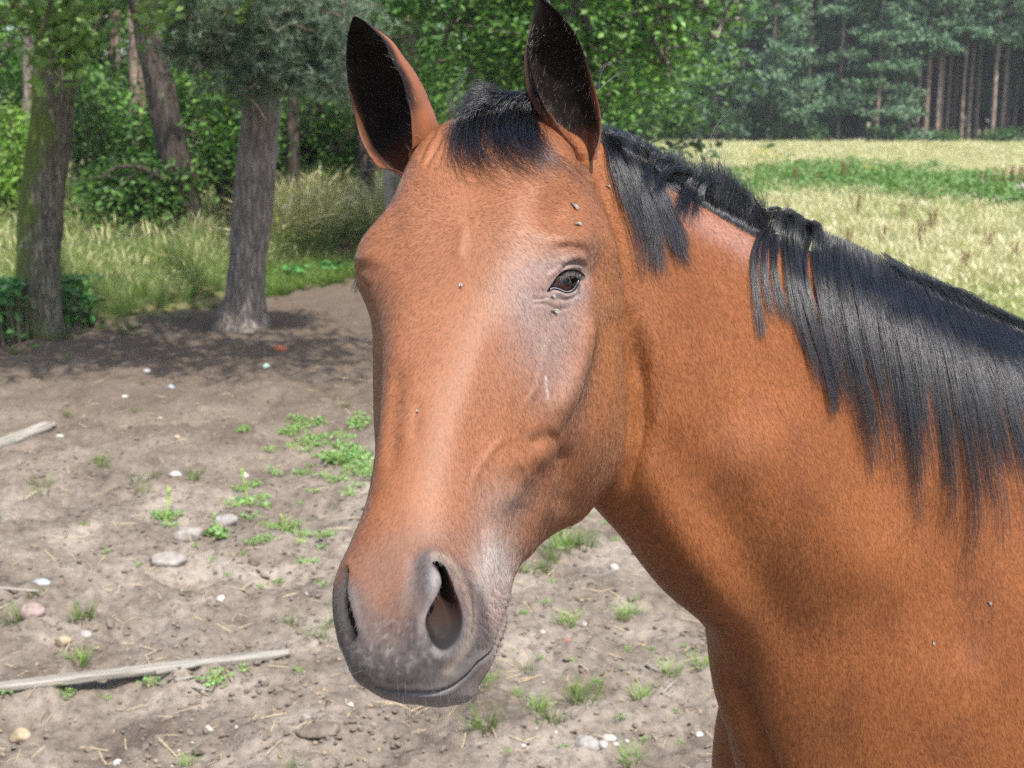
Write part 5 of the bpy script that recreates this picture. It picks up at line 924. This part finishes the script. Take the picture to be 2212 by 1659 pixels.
    def lock(guides,n,jit,lift,seed,M=14,clumps=14,clump=.75,fray=9,lmin=.72,rad=.00020,wave=3.,maxd=None,mind=0,hl=(.86,1.04)):
        gg=np.random.default_rng(seed); Gd=np.array([spl(q,M) for q in guides]); K=len(Gd); out=[]; rr=[]; cs=np.sort(gg.uniform(0,K-1,clumps)) if K>1 else np.zeros(clumps); coff=gg.normal(0,jit,(clumps,2)); cl=gg.uniform(lmin,1.08,clumps); clift=gg.uniform(.3,1,clumps)
        for h in range(n):
            s=gg.uniform(0,K-1) if K>1 else 0.; k=int(np.argmin(np.abs(cs-s)+gg.uniform(0,.12))); L=min(1.1,cl[k]*gg.uniform(*hl)); t=np.linspace(0,1,M); u=t*L
            se=s+(cs[k]-s)*clump*sm(.05,.75,t); i=np.clip(np.floor(se).astype(int),0,max(K-2,0)); fr=se-i; A=Gd[i]; B=Gd[np.minimum(i+1,K-1)]; tp=np.clip(u*(M-1),0,M-1.001); j=tp.astype(int); f=(tp-j)[:,None]; idx=np.arange(M)
            pa=A[idx,j]*(1-f)+A[idx,np.minimum(j+1,M-1)]*f; pb=B[idx,j]*(1-f)+B[idx,np.minimum(j+1,M-1)]*f; p=pa*(1-fr[:,None])+pb*fr[:,None]
            ph=gg.uniform(0,6.28); p=p+coff[k]*sm(0,.6,t)[:,None]+gg.normal(0,jit*.35,2)+np.outer(t**1.6,gg.normal(0,fray,2))*np.array([1,.6])+np.outer(np.sin(t*gg.uniform(3,7)+ph)*wave*t,[1,.2])
            ds=[surf(x,y) for x,y in p]; dc=np.interp(p[:,0],*CR)
            if maxd: ds=[None if (q is not None and q>maxd) else q for q in ds]
            dd_=np.array([min(q,c+.02) if q is not None else c-.012 for q,c in zip(ds,dc)]); dd_=np.maximum(dd_,mind); li=lift*(clift[k]*.6+gg.uniform(0,.5))*sm(-.05,.3,t)+.0015; dd_=dd_-li
            for _ in range(3): dd_[1:-1]=.25*dd_[:-2]+.5*dd_[1:-1]+.25*dd_[2:]
            out.append(np.array([P(x,y,q) for (x,y),q in zip(p,dd_)])); rr.append(rad*gg.uniform(.7,1.3))
        return out,rr
    S=[];R=[]
    def add(*a,**k):
        o,r=lock(*a,**k); S.extend(o); R.extend(r)
    main=[[(1770,502),(1757,560),(1770,650),(1795,760),(1825,860),(1850,925)],[(1820,520),(1830,600),(1850,700),(1880,820),(1905,940)],[(1880,548),(1900,640),(1922,740),(1945,850),(1962,960),(1975,1085)],[(1940,580),(1962,680),(1985,780),(1998,890),(2012,970)],[(1990,606),(2035,720),(2060,820),(2088,960),(2108,1120),(2095,1200)],[(2050,636),(2105,750),(2150,870),(2180,990),(2205,1080)],[(2120,668),(2190,790),(2235,900),(2262,1010)],[(2190,700),(2270,830),(2320,950),(2350,1050)]]
    add(main,1700,10,.018,1,clumps=54,clump=.93,fray=7,lmin=.6,rad=.00022); add([[*q,(q[-1][0]+6,q[-1][1]+70)] for q in main],520,9,.022,2,clumps=40,clump=.96,fray=12,lmin=.8,rad=.00018,wave=8); add([[q[0],q[1],q[2],q[3]] for q in main],1300,12,.014,3,clumps=60,clump=.7,fray=10,lmin=.6); add([[q[0],q[1],q[2]] for q in main],900,12,.012,13,clumps=40,clump=.4,fray=12)
    add([[(1700,478),(1660,484),(1628,520),(1616,590),(1618,660),(1622,735)],[(1690,470),(1664,500),(1650,560),(1668,640),(1690,700)],[(1710,470),(1690,520),(1690,600),(1705,690),(1742,785)],[(1735,480),(1722,540),(1730,620),(1760,720),(1795,830),(1805,905)],[(1760,495),(1745,560),(1758,640),(1790,740),(1830,850)]],620,5,.016,4,clumps=9,clump=.92,fray=7,lmin=.8)
    add([[(1640,470),(1655,452),(1675,458),(1668,500),(1662,560)],[(1680,478),(1692,455),(1712,470),(1712,520),(1720,590)],[(1720,490),(1735,470),(1750,490),(1752,540),(1765,610)],[(1760,505),(1778,490),(1790,515),(1790,570),(1800,640)]],520,5,.022,5,clumps=8,clump=.85,fray=8)
    # front fall behind the ear
    fr=[[(1300,285),(1325,350),(1362,440),(1388,520),(1400,600)],[(1335,292),(1365,360),(1402,450),(1425,530),(1432,600)],[(1375,312),(1402,385),(1438,460),(1465,520),(1488,570)],[(1410,335),(1425,390),(1450,450),(1470,500),(1480,545)]]
    add(fr,900,8,.014,6,clumps=16,clump=.75,fray=10); add([[q[0],q[1],q[2]] for q in fr],600,10,.016,7,clumps=14,clump=.4,fray=12)
    add([[(1300,270),(1330,300),(1350,360)],[(1350,285),(1380,320),(1395,380)],[(1400,310),(1425,345),(1430,400)],[(1450,345),(1430,350),(1410,380),(1408,420)],[(1500,375),(1470,372),(1440,395),(1430,450)],[(1530,395),(1505,395),(1485,430),(1478,480)],[(1560,400),(1535,405),(1520,440),(1512,480)]],900,7,.030,8,clumps=18,clump=.8,fray=8)
    # upright part of the mane
    add([[(1420,392),(1415,355),(1408,312)],[(1470,418),(1468,375),(1462,330)],[(1520,446),(1520,395),(1512,345)],[(1560,470),(1562,415),(1556,352)],[(1600,494),(1604,435),(1586,372)],[(1640,514),(1636,465),(1612,415)],[(1662,530),(1662,485),(1645,452)]],1700,5,.012,9,clumps=46,clump=.55,fray=12,lmin=.75,maxd=1.72,wave=4)
    add([[(1415,385),(1420,350),(1425,320)],[(1500,420),(1505,380),(1500,340)],[(1580,470),(1580,410),(1560,360)],[(1650,510),(1640,470),(1610,420)]],700,6,-.012,10,clumps=30,clump=.3,fray=9,maxd=1.72)
    for q,nn in (([(1510,440),(1525,330),(1545,270),(1600,225),(1660,215)],5),([(1490,420),(1495,340),(1475,290)],6),([(1540,440),(1555,330),(1548,270)],6),([(1590,450),(1575,370),(1560,320)],10),([(1440,390),(1450,320),(1440,290)],7),([(1500,420),(1470,320),(1500,290),(1530,285)],4),([(1280,210),(1320,165),(1390,140)],5),([(1290,200),(1310,140),(1400,125)],4),([(2150,700),(2000,610),(1880,580)],3)): add([q],nn,4,.0,200+nn+q[0][0],clumps=3,clump=.5,fray=14,maxd=1.0,rad=.00012)
    add([[(x,y),(x+45,y+50),(x+80,y+120),(x+100,y+200)] for x,y in ((1900,545),(1960,575),(2020,603),(2080,632),(2140,660),(2200,690),(2260,720))],900,9,.016,15,clumps=40,clump=.6,fray=10)
    add([[(x,y),(x+70,y+38),(x+120,y+95)] for x,y in ((2020,612),(2080,642),(2140,672),(2200,702),(2260,732))],700,10,.012,16,clumps=30,clump=.5,fray=12)
    add([[(1870,555),(1930,585),(2000,610),(2050,640)],[(1950,598),(2020,618),(2090,655),(2140,690)]],120,8,.012,12,clumps=10,clump=.6,fray=10,maxd=1.9)
    curves_obj('mane',S,R,M_MANE,root)
    S=[];R=[]
    # forelock between the ears
    fl=[[(1065,225),(1020,232),(992,262),(988,305),(1003,338),(1030,345)],[(1085,212),(1040,220),(1010,258),(1008,310),(1028,350),(1070,358)],[(1105,205),(1066,222),(1040,265),(1045,315),(1075,350),(1120,356)],[(1125,203),(1100,225),(1085,275),(1100,325),(1140,352),(1185,372)],[(1145,205),(1128,240),(1122,290),(1148,335),(1195,365),(1240,402)],[(1165,212),(1158,250),(1162,300),(1190,345),(1235,385),(1290,440)]]
    add(fl,850,13,.022,20,clumps=44,clump=.85,fray=16,mind=1.20,lmin=.6,wave=11,hl=(.3,1.08)); add(fl,260,9,.036,21,clumps=30,clump=.6,fray=20,mind=1.20,lmin=.5,wave=9,hl=(.4,1.1)); add([[q[0],q[1],q[2],q[3]] for q in fl],520,8,.020,23,clumps=30,clump=.7,fray=16,wave=10,hl=(.5,1.05))
    for q,nn in (([(985,250),(968,215),(962,170)],14),([(1000,240),(990,200),(1005,165),(1030,150)],12),([(1010,235),(1020,190),(1060,160)],8),([(975,250),(980,200),(985,160)],10),([(1040,215),(1055,185),(1080,190)],6)): add([q],nn,5,.0,300+q[0][0],clumps=4,clump=.4,fray=16,maxd=1.0,rad=.00011)
    curves_obj('forelock',S,R,M_MANE,root)
    S=[];R=[]                                              # hair inside and along the rims of the ears
    for q in (EARL,EARR):
        _v,_f,_c,(O,I)=ear(**q); m_,k_=I.shape[:2]
        for h in range(650):
            a=int(g.uniform(.06,.8)**1.2*m_); rimh=g.uniform()<.45; e=int(g.choice([g.uniform(0,.10),g.uniform(.90,1)])*(k_-1)) if rimh else int(g.uniform(.05,.95)*(k_-1)); p0=(O if rimh and g.uniform()<.5 else I)[a,e]; cc=I[a,k_//2]; mid=(I[a,2]+I[a,-3])/2; up=I[min(a+2,m_-1),k_//2]-I[max(a-2,0),k_//2]; up/=np.linalg.norm(up); inn=mid-cc; inn/=np.linalg.norm(inn)+1e-9; acr=mid-p0; acr/=np.linalg.norm(acr)+1e-9
            if rimh: dv=up*.8+inn*.5+acr*g.uniform(-.5,.35)+g.normal(0,.25,3); L=g.uniform(.004,.010)
            else: dv=inn*.9+up*.7+g.normal(0,.4,3); L=g.uniform(.008,.020)*(1-.5*a/m_)
            dv/=np.linalg.norm(dv); S.append(np.array([p0,p0+dv*L*.5,p0+dv*L+up*L*.15])); R.append(.00012)
    curves_obj('ear_hair',S,R,hair_mat('ear_hair',(.03,.019,.013),.75),root)
    # eyelashes
    S=[];R=[]; up_=spl([(1212,593),(1222,587),(1236,585),(1250,589.5),(1260,598)],60)
    for k in range(170):
        i=g.integers(0,60); x,y=up_[i]+g.normal(0,.5,2); z=1.233+.028*(i/60)**1.6*.6; a=P(x,y,z-.004); e=P(x-3+g.normal(0,2.2)+6*(i/60),y+g.uniform(12,22)*(1-.45*(i/60)),z-.013-g.uniform(0,.004)); mid=(a+e)/2+(-FW*.004-UP*-.001); S.append(np.array([a,mid,e])); R.append(.00013)
    for k in range(60):
        x,y=772+g.normal(0,3),606+g.uniform(-6,22); a=P(x,y,1.305); e=P(x-g.uniform(4,10),y+g.uniform(6,16),1.30); S.append(np.array([a,(a+e)/2,e])); R.append(.00014)
    curves_obj('eyelashes',S,R,M_WHISK,root)
    S=[];R=[]
    def wh(x,y,dx,dy,n,sp,z=None,r=.00009,sag=.15):
        for k in range(n):
            x0,y0=x+g.normal(0,sp),y+g.normal(0,sp); q=surf(x0,y0) or z or 1.1; a=P(x0,y0,q); L=g.uniform(.6,1.15); e=P(x0+dx*L+g.normal(0,6),y0+dy*L+g.normal(0,6),q-.01); mid=(a+e)/2+np.array([0,0,.12*sag*np.linalg.norm(e-a)]); S.append(np.array([a,mid,e])); R.append(r)
    for x,y in ((742,1180),(740,1250),(740,1290),(742,1330),(750,1370),(765,1400),(775,1140),(790,1440)): wh(x,y,-75,22,2,6,1.1)
    for x,y in ((806,690),(812,720)): wh(x,y,-45,55,3,5,1.28)
    for x,y in ((1005,1280),(1015,1330),(1020,1370),(1000,1250),(1040,1330)): wh(x,y,62,14,2,6)
    for x,y in ((1215,648),(1240,645),(1200,660)): wh(x,y,50,16,2,4)
    wh(935,1515,6,42,70,46,1.09,.00008,0); wh(930,1500,2,22,60,60,1.08,.00007,0); wh(1040,1440,50,12,10,18,1.1); wh(795,1450,-14,10,60,26,1.1,.00007,0); wh(1070,1300,50,8,6,10,1.15); wh(1262,1106,-6,16,10,10,1.37,.0001,0)
    curves_obj('whiskers',S,R,M_WHISK,root)
    build_coat(root,me)
    return root,me,bv,surf
# ---------- thin summer haze
def haze():
    bm=bmesh.new(); bmesh.ops.create_cube(bm,size=1); me=bpy.data.meshes.new('haze'); bm.to_mesh(me); bm.free(); o=mobj('haze',me,None,(0,0,17)); o.scale=(860,860,37); o['kind']='stuff'; m=bpy.data.materials.new('haze'); m.use_nodes=True; nt=m.node_tree; nt.nodes.remove(nt.nodes['Principled BSDF']); v=nt.nodes.new('ShaderNodeVolumePrincipled'); v.inputs['Density'].default_value=.0005; v.inputs['Color'].default_value=(.86,.93,1,1); nt.links.new(v.outputs[0],nt.nodes['Material Output'].inputs['Volume']); me.materials.append(m)
HAZE=True
if HAZE: haze()
HORSE,HME,HBV,SURF=build_horse()
# ---------- flies and pale flecks sitting on the coat
def flies():
    mw,nt,b=mat('fly_wing',.35,.5); b.inputs['Base Color'].default_value=(.24,.24,.22,1); mb,nt,b=mat('fly_body',.5,.4); b.inputs['Base Color'].default_value=(.10,.09,.075,1)
    bme=mesh_from('body',*ellipsoid(np.zeros(3),np.eye(3),(.0032,.0013,.0012),8)); bme.materials.append(mb); hme=mesh_from('head',*ellipsoid(np.array([.0038,0,0]),np.eye(3),(.0009,.0011,.001),6)); hme.materials.append(mb)
    def wing(s): V=np.array([[.001,s*.0005,.001],[-.002,s*.0026,.0014],[-.0056,s*.0022,.0012],[-.0052,s*.0006,.0013],[.001,s*.0005,.0013],[-.002,s*.0026,.0017],[-.0056,s*.0022,.0015],[-.0052,s*.0006,.0016]]); return np_mesh('wing',V,np.array([[0,1,2,3],[4,7,6,5],[0,4,5,1],[1,5,6,2],[2,6,7,3],[3,7,4,0]]),mw,False)
    wm=[wing(1),wing(-1)]; deps=bpy.context.evaluated_depsgraph_get(); deps.update()
    for x,y,s,ang,lab in ((1238,446,1.5,20,'pale fly in the hollow above the left eye'),(1246,487,1.3,70,'small pale fly just above the left brow'),(1195,672,1.25,75,'white winged fly below the left eye'),(1192,641,.9,85,'fly drinking at the inner corner of the eye'),(997,615,1.0,0,'dark fly on the middle of the forehead'),(903,887,.6,10,'tiny fly on the bridge of the nose'),(1663,521,1.1,80,'white winged fly on the first mane lock'),(2015,1386,.9,0,'grey fly on the shoulder'),(2136,1301,1.0,60,'dark fly high on the shoulder'),(1312,403,.9,70,'pale fleck of a fly below the left ear')):
        r=RT*(x-CX)/F_PX+UP*(CY-y)/F_PX+FW; r/=np.linalg.norm(r); h=HORSE.ray_cast(Vector(CAM),Vector(r))
        if not h[0]: continue
        n=h[2]; e=empty('fly',tuple(h[1]+n*(.0016 if x!=1663 else .012)),lab,'fly'); q=n.to_track_quat('Z','X'); from mathutils import Quaternion
        e.rotation_mode='QUATERNION'; e.rotation_quaternion=q@Quaternion((0,0,1),math.radians(ang)); e.scale=(s*.62,)*3
        mobj('body',bme,e); mobj('head',hme,e); mobj('wing',wm[0],e); mobj('wing',wm[1],e)
flies()
